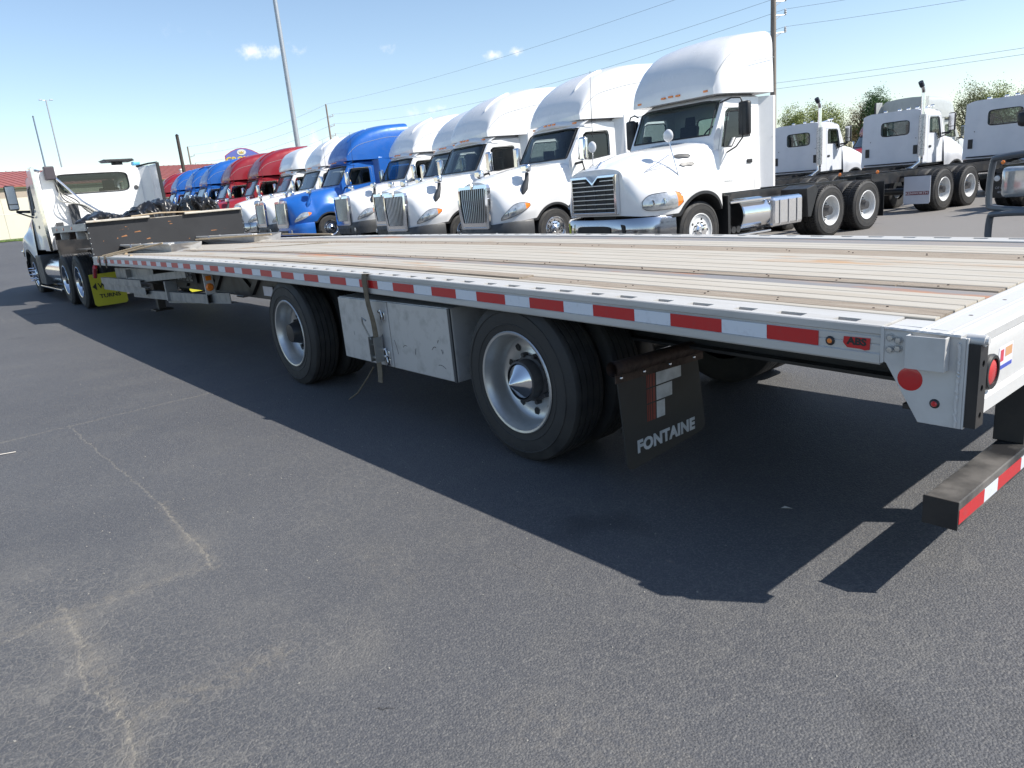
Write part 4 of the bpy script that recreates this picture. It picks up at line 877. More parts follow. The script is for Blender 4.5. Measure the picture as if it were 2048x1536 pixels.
def truck(kind, paint, loc, ang, label, group, paint2=None):
    root = empty({'lt': 'sleeper_truck', 'mack': 'day_cab_truck', 'kw': 'chassis_truck', 'tractor': 'flatbed_tractor', 'cas': 'sleeper_truck'}[kind], loc, ang, label, 'truck', group)
    H = {'lt': LT_H, 'cas': LT_H, 'mack': MK_H, 'kw': KW_H, 'tractor': KW_H}[kind]
    back = {'lt': 2.1, 'cas': 2.1, 'mack': 1.75, 'kw': 1.95, 'tractor': 2.75}[kind]
    # hood with wheel arches
    A = surf(H, 8, 4); ar = .63 if kind != 'mack' else .69
    for i in range(A.shape[0]):
        s = A[i, 0, 1]
        if abs(s) < ar:
            a = .50 + math.sqrt(ar * ar - s * s); z0 = A[i, 0, 2]; zt = A[i, -1, 2]
            if a > z0: A[i, :, 2] = a + (A[i, :, 2] - z0) * (zt - a) / (zt - z0)
    m = MB(); G = both(A); m.grid(G.tolist()); fr = [tuple(p) for p in G[0]]; m.add(fr, [tuple(range(len(fr)))]); hood = m.build('hood', paint, root, smooth=45)
    # arch liner
    arch = [A[i, 0] for i in range(A.shape[0]) if abs(A[i, 0, 1]) < ar + .08]
    for sg in (1, -1):
        rows = [[(sg * (p[0] + .012), p[1], p[2] - .0), (sg * (p[0] + .014), p[1] * .95, p[2] - .05), (sg * (p[0] - .04), p[1] * .93, p[2] - .06), (sg * .62, p[1] * .93, p[2] - .05)] for p in arch]
        lm = MB(); lm.grid(rows); lm.build('fender_liner', blackp, hood)
    # bumper
    bm_ = {'lt': greyplast, 'cas': pol, 'mack': pol, 'kw': pol, 'tractor': pol}[kind]
    yb = {'lt': -1.50, 'cas': -1.56}.get(kind, -1.46)
    path = np.array([(0, yb), (.45, yb + .01), (.75, yb + .07), (1.0, yb + .24), (1.14, yb + .46), (1.20, -.66)]); path = cr(path, 5)
    zt = {'lt': (.70, .80)}.get(kind, (.84, .85)); zb = .36 if kind == 'lt' else .42
    for_h = []
    full = [(-x, y) for x, y in path[::-1]] + [tuple(p) for p in path[1:]]
    rows = []
    for f, off in ((0, .05), (0.03, 0), (.5, -.012), (.93, 0), (1, .02), (1, .12), (.0, .12), (0, .05)):
        rows.append([(x * (1 - off * .8), y + off * (1 if abs(x) < 1.1 else .2), zb + (zt[0] + (zt[1] - zt[0]) * min(1, abs(x) / 1.2) - zb) * f) for x, y in full])
    bp_ = MB().grid(rows).build('bumper', bm_, root, smooth=40)
    if kind == 'mack':
        m = MB(); 
        for (x0, x1, z0, z1_) in ((-.44, .44, .56, .74), (.58, .75, .50, .76), (-.75, -.58, .50, .76)):
            n_ = 20; cx, cz, w2, h2 = (x0 + x1) / 2, (z0 + z1_) / 2, (x1 - x0) / 2, (z1_ - z0) / 2
            ring = []
            for q in np.linspace(0, 2 * math.pi, n_, endpoint=False):
                c_, s_ = math.cos(q), math.sin(q); ring.append((cx + w2 * np.sign(c_) * abs(c_) ** .4, yb - .016 + (.05 if abs(cx) > .5 else .0) * 1.0, cz + h2 * np.sign(s_) * abs(s_) ** .4))
            m.add(ring, [tuple(range(n_))])
        m.build('bumper_opening', blackp, bp_, smooth=0)
        MB().prism([(-.66, .60), (-.62, .60), (-.64, .80), (-.67, .80)], 'y', yb - .03, yb - .018).build('yellow_tag', simple('yellow_tag', (.6, .6, .05), .5), root, smooth=0)
    else:
        MB().box(-.52, .52, yb - .018, yb - .004, zb + .07, zb + .20).build('bumper_opening', blackp, bp_, smooth=0, bevel=.02)
        for sg in (1, -1): MB().lathe([(0, .02), (.06, .015), (.07, 0)], (sg * .80, yb + .06, zb + .15), 'y', 20, -1).build('fog_lamp', lensm, bp_)
    # grille
    if kind == 'lt':
        gt = [(-.60, 1.66), (.60, 1.66), (.66, 1.58), (.64, 1.2), (.55, .78), (.50, .72), (-.50, .72), (-.55, .78), (-.64, 1.2), (-.66, 1.58)]
        gi = [(-.53, 1.58), (.53, 1.58), (.57, 1.54), (.555, 1.2), (.475, .84), (.44, .81), (-.44, .81), (-.475, .84), (-.555, 1.2), (-.57, 1.54)]
        n_ = 10; vs = []; yo = -1.505; yl = lambda z: yo + .05 * max(0, (z - 1.1)) ** 1.5
        for ring, dy in ((gt, .07), (gt, -.012), (gi, -.02), (gi, .05)): vs += [(x, yl(z) + dy, z) for x, z in ring]
        fs = [(a * n_ + i, a * n_ + (i + 1) % n_, (a + 1) * n_ + (i + 1) % n_, (a + 1) * n_ + i) for a in range(3) for i in range(n_)]
        gr = MB().add(vs, fs).build('grille', chrome, root, smooth=30)
        MB().add([(x, yl(z) + .045, z) for x, z in gi], [tuple(range(n_))]).build('grille_screen', blackp, gr, smooth=0)
        nb = 12
        for k in range(nb):
            t = -1 + 2 * (k + .5) / nb; xt, xb = t * .54, t * .45
            MB().prism([(-.5, -.5), (0, -1), (.5, -.5), (.42, .5), (-.42, .5)], 'z', .815, 1.575, 6, lambda v, xt=xt, xb=xb: (xb + (xt - xb) * min(1, (v[2] - .8) / .5) + v[0] * .024, yl(v[2]) + .006 + v[1] * .014, v[2])).build('grille_bar', satin, gr, smooth=20)
        e = MB(); e.prism([(0, 1.72), (.045, 1.64), (0, 1.56), (-.045, 1.64)], 'y', yo + .01, yo - .02); e.build('emblem', chrome, gr, smooth=0)
        MB().prism([(.53, .80), (.66, 1.35), (.69, 1.35), (.62, .68), (.55, .66), (-.55, .66), (-.62, .68), (-.69, 1.35), (-.66, 1.35), (-.53, .80), (-.49, .715), (.49, .715)], 'y', yo - .01, yo + .05).build('chrome_trim', chrome, gr, smooth=0, bevel=.008)
    elif kind == 'cas':
        gr = MB().box(-.52, .52, -1.475, -1.40, .72, 1.62).build('grille', chrome, root, bevel=.05)
        MB().box(-.46, .46, -1.482, -1.47, .78, 1.56).build('grille_screen', blackp, gr, smooth=0)
        for k in range(7): MB().box(-.47, .47, -1.50, -1.481, .81 + k * .105, .85 + k * .105).build('grille_bar', satin, gr, smooth=0, bevel=.006)
    else:
        zt_ = 1.60; zb_ = .93
        gt = [(-.60, zt_), (-.16, zt_), (0, zt_ - .12), (.16, zt_), (.60, zt_), (.60, zb_), (-.60, zb_)] if kind == 'mack' else [(-.52, zt_), (-.16, zt_ + .02), (0, zt_ + .03), (.16, zt_ + .02), (.52, zt_), (.52, zb_), (-.52, zb_)]
        sc = .915; gi = [(x * sc, z - (.045 if z > 1.3 else -.045)) for x, z in gt]
        n_ = 7; vs = []; yo = -1.43
        for ring, dy in ((gt, .06), (gt, -.02), (gi, -.025), (gi, .04)): vs += [(x, yo + dy, z) for x, z in ring]
        fs = [(a * n_ + i, a * n_ + (i + 1) % n_, (a + 1) * n_ + (i + 1) % n_, (a + 1) * n_ + i) for a in range(3) for i in range(n_)]
        gr = MB().add(vs, fs).build('grille', chrome, root, smooth=0, bevel=.006)
        MB().add([(x, yo + .03, z) for x, z in gi], [tuple(range(n_))]).build('grille_screen', blackp, gr, smooth=0)
        for k in range(7):
            z = zb_ + .10 + k * .078
            if k == 6:
                for sg in (1, -1): MB().box(sg * .19, sg * .55, yo - .012, yo + .02, z, z + .013).build('grille_bar', satin, gr, smooth=0)
            else: MB().box(-.55, .55, yo - .012, yo + .02, z, z + .013).build('grille_bar', satin, gr, smooth=0)
        for x in (-.27, 0, .27): MB().box(x - .008, x + .008, yo + .02, yo + .03, zb_ + .05, zt_ - .14).build('grille_rib', greyplast, gr, smooth=0)
    # headlights, wrapped on the hood surface
    D = surf(H, 8, 8)
    def sp(u, v, off=.006):
        i = u * (D.shape[0] - 1); j = v * (D.shape[1] - 1); i0, j0 = min(int(i), D.shape[0] - 2), min(int(j), D.shape[1] - 2); a, b = i - i0, j - j0
        P = D[i0, j0] * (1 - a) * (1 - b) + D[i0 + 1, j0] * a * (1 - b) + D[i0, j0 + 1] * (1 - a) * b + D[i0 + 1, j0 + 1] * a * b
        du = D[i0 + 1, j0] - D[i0, j0]; dv = D[i0, j0 + 1] - D[i0, j0]; nn = np.cross(dv, du); nn /= (np.linalg.norm(nn) + 1e-9)
        if nn[0] < 0: nn = -nn
        return P + nn * off
    def patch(u0, u1, vf0, vf1, off, nu=12, nv=6): return [[sp(u0 + (u1 - u0) * i / nu, vf0(i / nu) + (vf1(i / nu) - vf0(i / nu)) * j / nv, off + .012 * math.sin(math.pi * j / nv) * math.sin(math.pi * min(1, max(0, i / nu)))) for j in range(nv + 1)] for i in range(nu + 1)]
    if kind in ('lt', 'cas'): U = (.12, .45); f0 = lambda t: .06 + .10 * t + .07 * t ** 3; f1 = lambda t: f0(t) + .006 + .165 * math.sin(math.pi * (t * .93 + .035)) ** .75 * (1 - .15 * t)
    else: U = (.17, .47); f0 = lambda t: .10 + .05 * (2 * abs(t - .5)) ** 6; f1 = lambda t: .35 - .10 * (2 * abs(t - .5)) ** 4
    for sg in (1, -1):
        L_ = patch(U[0], U[1], f0, f1, .010)
        h_ = MB(); h_.grid([[(sg * p[0], p[1], p[2]) for p in r_] for r_ in L_[:11]]); hl = h_.build('headlight', lensm, root, smooth=60)
        h_ = MB(); h_.grid([[(sg * p[0], p[1], p[2]) for p in r_] for r_ in L_[10:]]); h_.build('turn_signal', amber, hl, smooth=60)
        rim_ = [r_[0] for r_ in L_] + [r_[-1] for r_ in L_[::-1]]; rim_.append(rim_[0])
        MB().tube([(sg * p[0], p[1], p[2]) for p in rim_], .006, 6, cap=False).build('bezel', greyplast, hl)
        c = L_[4][3]; 
        for q in (0, 1):
            c = L_[3 + 3 * q][3]; MB().lathe([(.0, .0), (.045, .004), (.052, .016), (.050, .02)], (sg * c[0], c[1] - .012, c[2]), 'y', 18, -1).build('projector', chrome, hl)
    # cab shell
    y0 = {'lt': 0, 'cas': 0}.get(kind, -.1)
    if kind in ('lt', 'cas'):
        prof = [(.50, 1.0), (.55, 2.04), (.98, 2.80), (1.14, 2.92), (1.6, 2.98), (back, 2.99), (back, 1.0)]; ip = [(.62, 1.1), (.66, 2.0), (1.09, 2.78), (1.6, 2.88), (back - .06, 2.9), (back - .06, 1.1)]
        ws = ((.565, 2.09), (.955, 2.765)); sw_ = [(.88, 2.04), (1.10, 2.60), (1.20, 2.66), (1.86, 2.68), (1.90, 2.62), (1.90, 2.10), (1.3, 2.03)]
    else:
        prof = [(.40, 1.1), (.45, 2.05), (.75, 2.73), (.86, 2.80), (1.2, 2.83), (back, 2.83), (back, 1.1)]; ip = [(.52, 1.2), (.56, 2.03), (.86, 2.71), (1.2, 2.76), (back - .06, 2.76), (back - .06, 1.2)]
        ws = ((.475, 2.115), (.715, 2.655)) if kind != 'mack' else ((.478, 2.12), (.728, 2.70)); sw_ = [(.70, 1.90), (.84, 2.50), (.92, 2.55), (1.44, 2.56), (1.48, 2.50), (1.48, 2.06), (1.05, 2.05), (.93, 1.90)]
    cw = 1.07 if kind in ('lt', 'cas', 'mack') else 1.04
    sol = MB(); sol.prism(prof, 'x', -cw, cw, 14, cabfn)
    inn = MB(); inn.prism(ip, 'x', -cw + .07, cw - .07, 4, cabfn)
    cuts = [inn]
    (ya, za), (yb_, zb_2) = ws; dy_ = .25; n_ws = .965 if kind in ('lt', 'cas', 'mack') else .90
    c = MB(); c.prism([(ya - .3, za), (ya + dy_, za), (yb_ + dy_, zb_2), (yb_ - .35, zb_2)], 'x', -n_ws, n_ws); cuts.append(c)
    c = MB(); c.prism(sw_, 'x', -1.5, 1.5); cuts.append(c)
    rw = None
    if kind in ('mack', 'kw', 'tractor'):
        rw = {'mack': (.42, 2.10, 2.50), 'kw': (.47, 2.06, 2.50), 'tractor': (.74, 2.27, 2.68)}[kind]; c = MB(); hw, z0, z1_ = rw
        xo = -.12 if kind == 'kw' else 0
        ring = [(xo + hw * np.sign(math.cos(q)) * abs(math.cos(q)) ** .25, (z0 + z1_) / 2 + (z1_ - z0) / 2 * np.sign(math.sin(q)) * abs(math.sin(q)) ** .35) for q in np.linspace(.02, 2 * math.pi + .02, 24, endpoint=False)]
        c.prism(ring, 'y', back - .2, back + .2); cuts.append(c)
    cab = meshobj('cab', boolean(sol, cuts, [paint]), root)
    # glass
    def cf(x, y, z): return cabfn((x, y, z))
    gw = MB(); gw.grid([[cf(x, ya + .03 + (yb_ - ya) * t, za + (zb_2 - za) * t) for x in np.linspace(-n_ws - .02, n_ws + .02, 13)] for t in np.linspace(-.03, 1.03, 4)]); gw.build('windshield', glass, cab, smooth=60)
    ring = [cf(x, ya - .004, za) for x in np.linspace(-n_ws, n_ws, 13)] + [cf(x, yb_ - .006, zb_2) for x in np.linspace(n_ws, -n_ws, 13)]; ring.append(ring[0])
    MB().tube(ring, .016, 6, cap=False).build('windshield_seal', blackp, cab)
    for sg in (1, -1):
        gl = MB(); gl.add([cf(sg * (cw - .035), y, z) for y, z in sw_], [tuple(range(len(sw_)))]); gl.build('side_window', sglass, cab, smooth=0)
        ring = [cf(sg * (cw + .001), y, z) for y, z in sw_]; ring.append(ring[0]); MB().tube(ring, .011, 6, cap=False).build('window_seal', blackp, cab)
        yd0, yd1 = (.72, 2.0) if kind in ('lt', 'cas') else (.55, 1.58)
        ztop = sw_[2][1] + .07
        dr = [(yd0 + .02, 1.12), (yd0, 1.8), (sw_[1][0] - .10, ztop), (yd1, ztop + .01), (yd1 + .01, 1.12), (yd0 + .02, 1.12)]
        MB().tube([cf(sg * (cw - .001), y, z) for y, z in dr], .006, 5, cap=False).build('door_seam', greyp, cab)
        hx = cf(sg * (cw + .004), yd1 - .13, 1.62); MB().box(hx[0], hx[0] + sg * .02, hx[1] - .07, hx[1] + .07, 1.585, 1.655).build('door_handle', blackp, cab, smooth=0, bevel=.01)
    if rw:
        hw, z0, z1_ = rw
        MB().add([(xo + (p[0] - xo) * 1.01, back - .03, p[1]) for p in [(xo + (r_[0] - xo) if False else r_[0], r_[1]) for r_ in ([(xo + hw * np.sign(math.cos(q)) * abs(math.cos(q)) ** .25, (z0 + z1_) / 2 + (z1_ - z0) / 2 * np.sign(math.sin(q)) * abs(math.sin(q)) ** .35) for q in np.linspace(.02, 2 * math.pi + .02, 24, endpoint=False)])]], [tuple(range(24))]).build('rear_window', glass, cab, smooth=0)
        rg = [(xo + hw * np.sign(math.cos(q)) * abs(math.cos(q)) ** .25, back + .003, (z0 + z1_) / 2 + (z1_ - z0) / 2 * np.sign(math.sin(q)) * abs(math.sin(q)) ** .35) for q in np.linspace(.02, 2 * math.pi + .02, 25)]
        MB().tube(rg, .014, 6, cap=False).build('rear_window_seal', blackp, cab)
    # interior
    zi = 1.35
    for sg in (1, -1):
        st = MB(); st.box(sg * .55 - .24, sg * .55 + .24, 1.15, 1.6, zi, zi + .15); st.prism([(1.52, zi + .1), (1.62, zi + .1), (1.72, 2.38), (1.62, 2.40)], 'x', sg * .55 - .22, sg * .55 + .22); st.prism([(1.64, 2.34), (1.74, 2.34), (1.76, 2.56), (1.68, 2.58)], 'x', sg * .55 - .13, sg * .55 + .13); st.build('seat', seatm, cab, smooth=0, bevel=.03)
    MB().prism([(ya + .10, 1.2), (ya + .10, za - .06), (ya + .35, za - .03), (ya + .48, za - .14), (ya + .45, 1.2)], 'x', -.92, .92).build('dashboard', seatm, cab, smooth=0, bevel=.02)
    sw2 = MB(); cc = Vector((.5, ya + .62, za - .02)); sw2.tube([cc + Vector((.22 * math.cos(q), .10 * math.sin(q), .20 * math.sin(q))) for q in np.linspace(0, 2 * math.pi, 25)], .014, 8, cap=False); sw2.tube([cc, cc + Vector((0, -.25, -.2))], .03, 8); sw2.build('steering_wheel', blackp, cab)
    if kind in ('lt', 'cas'):
        MB().box(-.9, .9, back - .14, back - .065, 1.15, 2.8).build('curtain', trimm, cab, smooth=0)
        vis = MB(); rows = []
        for (oy, z) in ((.10, 2.83), (-.10, 2.845), (-.13, 2.87), (-.10, 2.93), (.02, 2.985), (.30, 3.01)):
            rows.append([(x, 1.02 + oy + .22 * (abs(x) / 1.0) ** 2.5, z - .07 * (abs(x) / 1.0) ** 2.2) for x in np.linspace(-1.04, 1.04, 25)])
        v = MB().grid(rows).build('sun_visor', paint, root, smooth=60); lampy = lambda x: (x, 1.02 - .11 + .22 * abs(x) ** 2.5, 2.925 - .07 * abs(x) ** 2.2)
        # sleeper box
        sp_ = MB(); pr = [(-1.16, 1.0), (-1.20, 1.1), (-1.22, 2.2), (-1.20, 3.01), (1.20, 3.01), (1.22, 2.2), (1.20, 1.1), (1.16, 1.0)]
        sp_.prism([(x, z) for x, z in pr], 'y', back + .16, 3.74); sl_ = sp_.build('sleeper', paint, root, smooth=0, bevel=.03)
        tr = MB(); tr.add([(sg_ * x, y, z) for sg_ in (1, -1) for (x, y, z) in ((1.035, back - .02, 1.02), (1.20, back + .165, 1.02), (1.20, back + .165, 3.0), (.98, back - .02, 2.92))] + [(-.98, back - .02, 2.98), (.98, back - .02, 2.98), (1.18, back + .165, 3.012), (-1.18, back + .165, 3.012)], [(0, 1, 2, 3), (4, 7, 6, 5), (8, 9, 10, 11)]); tr.build('sleeper_transition', paint, sl_, smooth=0)
        for sg in (1, -1):
            MB().box(sg * 1.2215, sg * 1.226, 2.75, 3.15, 2.1, 2.45).build('sleeper_window', dglass, sl_, smooth=0, bevel=.02)
            MB().box(sg * 1.18, sg * 1.24, 3.745, 4.25, 1.0, 3.6 if kind == 'lt' else 4.02).build('side_extender', paint if kind == 'lt' else greyp, sl_, smooth=0, bevel=.01); MB().box(sg * 1.185, sg * 1.235, 4.255, 4.33, 1.0, 3.6 if kind == 'lt' else 4.02).build('extender_edge', blackp, sl_, smooth=0)
            MB().prism([(.68, .36), (3.9, .36), (3.9, .98), (2.0, .98), (.8, .80)], 'x', sg * 1.10, sg * 1.17).build('side_skirt', paint, root, smooth=0, bevel=.02)
        F = LT_F if kind == 'lt' else AE_F
    else:
        lampy = lambda x: (x, .60 + .08 * abs(x) ** 2, 2.80 - .05 * abs(x) ** 2.2)
        F = MK_F if kind == 'mack' else None
        if kind != 'mack':
            vis = MB(); rows = []
            for (oy, z) in ((.16, 2.66), (-.06, 2.675), (-.10, 2.70), (-.02, 2.765), (.18, 2.815)):
                rows.append([(x, .72 + oy + .14 * (abs(x)) ** 2.5, z - .06 * abs(x) ** 2.2) for x in np.linspace(-1.0, 1.0, 21)])
            MB().grid(rows).build('sun_visor', paint, root, smooth=60)
            for x in (-.8, -.3, 0, .3, .8):
                b = MB(); b.tube([(x, .95, 2.80), (x, .95, 2.90)], .02, 6); b.tube([(x - .06, .93, 2.91), (x + .06, .93, 2.91)], .035, 10); b.build('roof_lamp', chrome, cab)
            MB().tube([(-.45, 1.0, 2.84), (-.45, .6, 2.90), (-.45, .55, 2.90)], [.02, .03, .055], 10).build('air_horn', chrome, cab)
    for x in (-.80, -.17, 0, .17, .80) if kind != 'mack' else (-.82, -.18, 0, .18, .82):
        if kind in ('lt', 'cas', 'mack'):
            c = lampy(x)
            if kind == 'mack': c = (x, .572 + .03 * abs(x) ** 2, 2.885 - .03 * abs(x))
            MB().box(c[0] - .05, c[0] + .05, c[1] - .025, c[1] + .05, c[2] - .018, c[2] + .018).build('marker_lamp', amber, root, smooth=0, bevel=.008)
    if F:
        Fd = surf(F, 8, 5); G = both(Fd); m = MB(); m.grid(G.tolist()); fr = [tuple(p) for p in G[-1]]; m.add(fr, [tuple(range(len(fr)))]); fr = [tuple(p) for p in G[0]]; m.add(fr, [tuple(range(len(fr)))])
        bt = [tuple(p) for p in G[:, 0]] + [tuple(p) for p in G[::-1, -1]]; m.add(bt, [tuple(range(len(bt)))])
        roof = m.build('roof_fairing', paint, root, smooth=45)
        if kind == 'lt':
            # seam line and small rivet buttons along the cap
            pts = [tuple(Fd[i, 6] + np.array([.004, 0, .004])) for i in range(4, Fd.shape[0])]; MB().tube(pts, .006, 4).build('cap_seam', greyp, roof)
            MB().tube([(-p[0], p[1], p[2]) for p in pts], .006, 4).build('cap_seam', greyp, roof)
            MB().tube([tuple(Fd[i, -6] * 1.0 + np.array([.0, 0, .012])) for i in range(12, Fd.shape[0] - 14)], [.01] + [.028] * (Fd.shape[0] - 28) + [.01], 8).build('roof_strake', paint, roof)
        if kind == 'mack':
            for j in (9,):
                pts = [tuple(Fd[i, j] + np.array([.002, -.003, .003])) for i in range(6, 26)]
                MB().tube(pts, .006, 4).build('fairing_crease', greyp, roof)
            MB().tube([(1.185, 1.35, 3.30), (1.178, 2.0, 3.38)], .005, 4).build('fairing_seam', greyp, roof)
    if kind == 'mack':
        for sg in (1, -1):
            MB().prism([(sg * 1.00, 1.76), (sg * 1.17, 2.00), (sg * 1.17, 2.06), (sg * 1.13, 2.06), (sg * .97, 1.82)], 'z', 1.12, 2.735).build('side_extender', paint, root, smooth=0, bevel=.008)
        MB().tube([(1.165, 1.96, 2.02), (1.17, 2.05, 2.02)], .004, 4).build('seam', greyp, root)
        # louvre slots on the cowl side
        for sg in (1, -1):
            for z in (1.80, 1.66):
                Ff = A.reshape(-1, 3); lv_ = MB(); ring = []
                for q in np.linspace(0, 2 * math.pi, 20, endpoint=False):
                    yy_, zz_ = -.22 + .15 * np.sign(math.cos(q)) * abs(math.cos(q)) ** .6, z + .036 * math.sin(q); dd = (Ff[:, 1] - yy_) ** 2 + (Ff[:, 2] - zz_) ** 2 + (Ff[:, 0] < .5) * 9; ii = np.argsort(dd)[:4]; wgt = 1 / (dd[ii] + 1e-4); ring.append((sg * (float((Ff[ii, 0] * wgt).sum() / wgt.sum()) + .022), yy_, zz_))
                lv_.add(ring, [tuple(range(20))]); lv_.build('louvre', greyplast, hood, smooth=0)
        # tripod hood mirror with round convex glass
        for sg in (1, -1):
            a = Vector((sg * .98, -.55, 2.08)); b = Vector((sg * 1.15, -.42, 1.22)); c = Vector((sg * .86, -1.0, 1.60)); d = Vector((sg * 1.00, -.5, 1.66))
            hm = MB(); hm.tube([a, b], .010, 6); hm.tube([a + Vector((0, 0, -.25)), c], .008, 6); hm.tube([d, c], .006, 6); r = hm.build('hood_mirror_bracket', chrome, root)
            h = MB(); h.lathe([(0, -.045), (.06, -.040), (.095, -.02), (.105, .0), (.10, .012), (0, .012)], tuple(a + Vector((0, 0, .06))), 'y', 28, 1); h.build('hood_mirror', white, r)
            MB().lathe([(.0, .0155), (.094, .0125)], tuple(a + Vector((0, 0, .06))), 'y', 28, 1).build('mirror_glass', alpol, r)
        MB().tube([(0, -1.30, 1.74), (0, -1.22, 1.80), (0, -1.12, 1.83)], [.012, .03, .008], 8).build('hood_ornament', chrome, root)
        text('PINNACLE', 'lettering', .05, (1.072, .86, 1.30), (R(90), 0, R(90)), greyp, root)
    if kind in ('lt', 'cas'):
        for sg in (1, -1):
            st = MB(); st.tube([(sg * 1.03, -.80, 1.36), (sg * 1.02, -.72, 1.50), (sg * .99, -.62, 1.68), (sg * 1.0, -.60, 1.86)], [.035, .085, .052, .045], 12); hs_ = st.build('hood_mirror_arm', greyplast, root)
            hd = MB(); hd.box(sg * 1.0 - .14, sg * 1.0 + .14, -.70, -.56, 1.83, 2.02); hd.build('hood_mirror', chrome, hs_, bevel=.045)
            MB().box(sg * .99 - .095, sg * .99 + .095, -.5595, -.556, 1.84, 1.96).build('mirror_glass', alpol, hs_, smooth=0)
    # door mirrors
    mm = chrome if kind in ('lt', 'cas') else blackp
    my = .82 if kind in ('lt', 'cas') else (.90 if kind == 'mack' else .75); mz0, mz1 = (2.0, 2.52) if kind in ('lt', 'cas') else (2.05, 2.62)
    for sg in (1, -1):
        ar_ = MB()
        if kind == 'mack': ar_.tube([(sg * 1.02, .72, 2.64), (sg * 1.20, .80, 2.70), (sg * 1.36, .84, 2.68), (sg * 1.40, .84, 2.60), (sg * 1.40, .84, 2.02), (sg * 1.26, .84, 1.88), (sg * 1.06, .84, 1.80)], .014, 8)
        else: ar_.tube([(sg * 1.04, my - .02, mz0 - .05), (sg * 1.32, my - .04, mz0 - .03)], .03, 8); ar_.tube([(sg * 1.04, my + .25, mz0 - .2), (sg * 1.3, my - .02, mz0 - .05)], .018, 8)
        a = ar_.build('mirror_arm', blackp, root)
        h = MB(); h.box(sg * (1.24 if kind != 'mack' else 1.30), sg * (1.46 if kind != 'mack' else 1.52), my - .07, my + .05, mz0, mz1); h.build('mirror_housing', mm, a, bevel=.045)
        MB().box(sg * 1.26, sg * 1.44, my + .0505, my + .054, mz0 + .15, mz1 - .03).build('mirror_glass', alpol, a, smooth=0); MB().box(sg * 1.26, sg * 1.44, my + .0505, my + .054, mz0 + .03, mz0 + .13).build('mirror_glass', alpol, a, smooth=0)
    # chassis
    fe = {'lt': 6.9, 'cas': 6.9, 'mack': 5.6, 'kw': 9.6, 'tractor': 6.9}[kind]; t1 = {'lt': 4.9, 'cas': 4.9, 'mack': 3.78, 'kw': 6.3, 'tractor': 4.2}[kind]
    for sg in (1, -1):
        MB().prism([(sg * .44, .78), (sg * .36, .78), (sg * .36, .792), (sg * .432, .792), (sg * .432, 1.038), (sg * .36, 1.038), (sg * .36, 1.05), (sg * .44, 1.05)], 'y', -1.3, fe).build('frame_rail', blackm, root, smooth=0)
    cmb = MB()
    for y in np.arange(-1, fe, .9): cmb.box(-.355, .355, y, y + .05, .82, 1.0)
    cmb.box(-.30, .30, -1.2, .6, .55, 1.6); cmb.build('engine_and_crossmembers', blackm, root, smooth=0)
    MB().tube([(-.8, 0, .48), (.8, 0, .48)], .06, 10).build('axle', blackm, root)
    wk = {'lt': ('steer_alu', 'drive_alu'), 'cas': ('steer_alu', 'drive_alu'), 'mack': ('steer_white', 'drive_white'), 'kw': ('steer_white', 'drive_lug'), 'tractor': ('steer_alu', 'drive_alu')}[kind]
    for sg in (1, -1):
        twheel(root, sg * 1.15, 0, wk[0])
        for yy in (t1, t1 + 1.32): twheel(root, sg * 1.22, yy, wk[1])
    for yy in (t1, t1 + 1.32): MB().tube([(-.7, yy, .51), (.7, yy, .51)], .09, 12).build('drive_axle', blackm, root)
    for sg in (1, -1):
        if kind in ('lt', 'cas'): MB().tube([(sg * .82, 2.0, .62), (sg * .82, 3.7, .62)], .30, 28).build('fuel_tank', alpol, root)
        elif kind == 'mack':
            tk = MB().box(sg * .58, sg * 1.20, 1.95, 2.92, .36, .92).build('battery_box', alpol, root, smooth=0, bevel=.07)
            for y in (2.15, 2.42, 2.68): MB().box(sg * 1.201, sg * 1.215, y, y + .03, .40, .86).build('box_strap', chrome, tk, smooth=0, bevel=.004)
            MB().tube([(sg * .88, 1.15, .66), (sg * .88, 1.93, .66)], .30, 32).build('fuel_tank', alpol, root, bevel=.02)
            for k in range(3): MB().tube([(sg * (.90), .82 + k * .13, .42), (sg * 1.10, .82 + k * .13, .42)], .062, 14).build('air_tank', blackp, root)
            MB().box(sg * .95, sg * 1.2, .78, 1.9, .30, .335).build('step', alpol, root, smooth=0, bevel=.005); MB().box(sg * .95, sg * 1.2, .75, 1.9, .90, .935).build('step', alpol, root, smooth=0, bevel=.005)
            MB().box(sg * .5, sg * 1.18, .70, .76, .34, 1.05).build('step_bracket', blackp, root, smooth=0)
            MB().prism([(t1 - .78, 1.0), (t1 - .50, 1.06), (t1 - .40, .95), (t1 - .62, .45), (t1 - .72, .45)], 'x', sg * .6, sg * 1.2).build('mud_guard', blackp, root, smooth=0, bevel=.01)
        elif kind == 'tractor':
            MB().tube([(sg * .84, 1.5, .62), (sg * .84, 3.4, .62)], .32, 30).build('fuel_tank', alpol, root)
            MB().box(sg * .6, sg * 1.18, .72, 1.45, .30, .98).build('side_box', greyplast, root, smooth=0, bevel=.02)
            MB().box(sg * .95, sg * 1.22, .8, 3.4, .24, .28).build('step', alpol, root, smooth=0, bevel=.01)
        else:
            MB().tube([(sg * .80, 1.2, .70), (sg * .80, 2.6, .70)], .30, 24).build('fuel_tank', alpol, root)
    if kind == 'mack':
        for sg in (1, -1): MB().box(sg * .62, sg * 1.2, t1 + 1.98, t1 + 1.992, .22, .95).build('mud_flap', blackp, root, smooth=0)
    return root
def recolor(root, mp):
    for ch in root.children:
        for s_ in ch.material_slots:
            if s_.material in mp:
                nm = mp[s_.material]; s_.link = 'OBJECT'; s_.material = nm
        recolor(ch, mp)
ANG = R(-5.5)
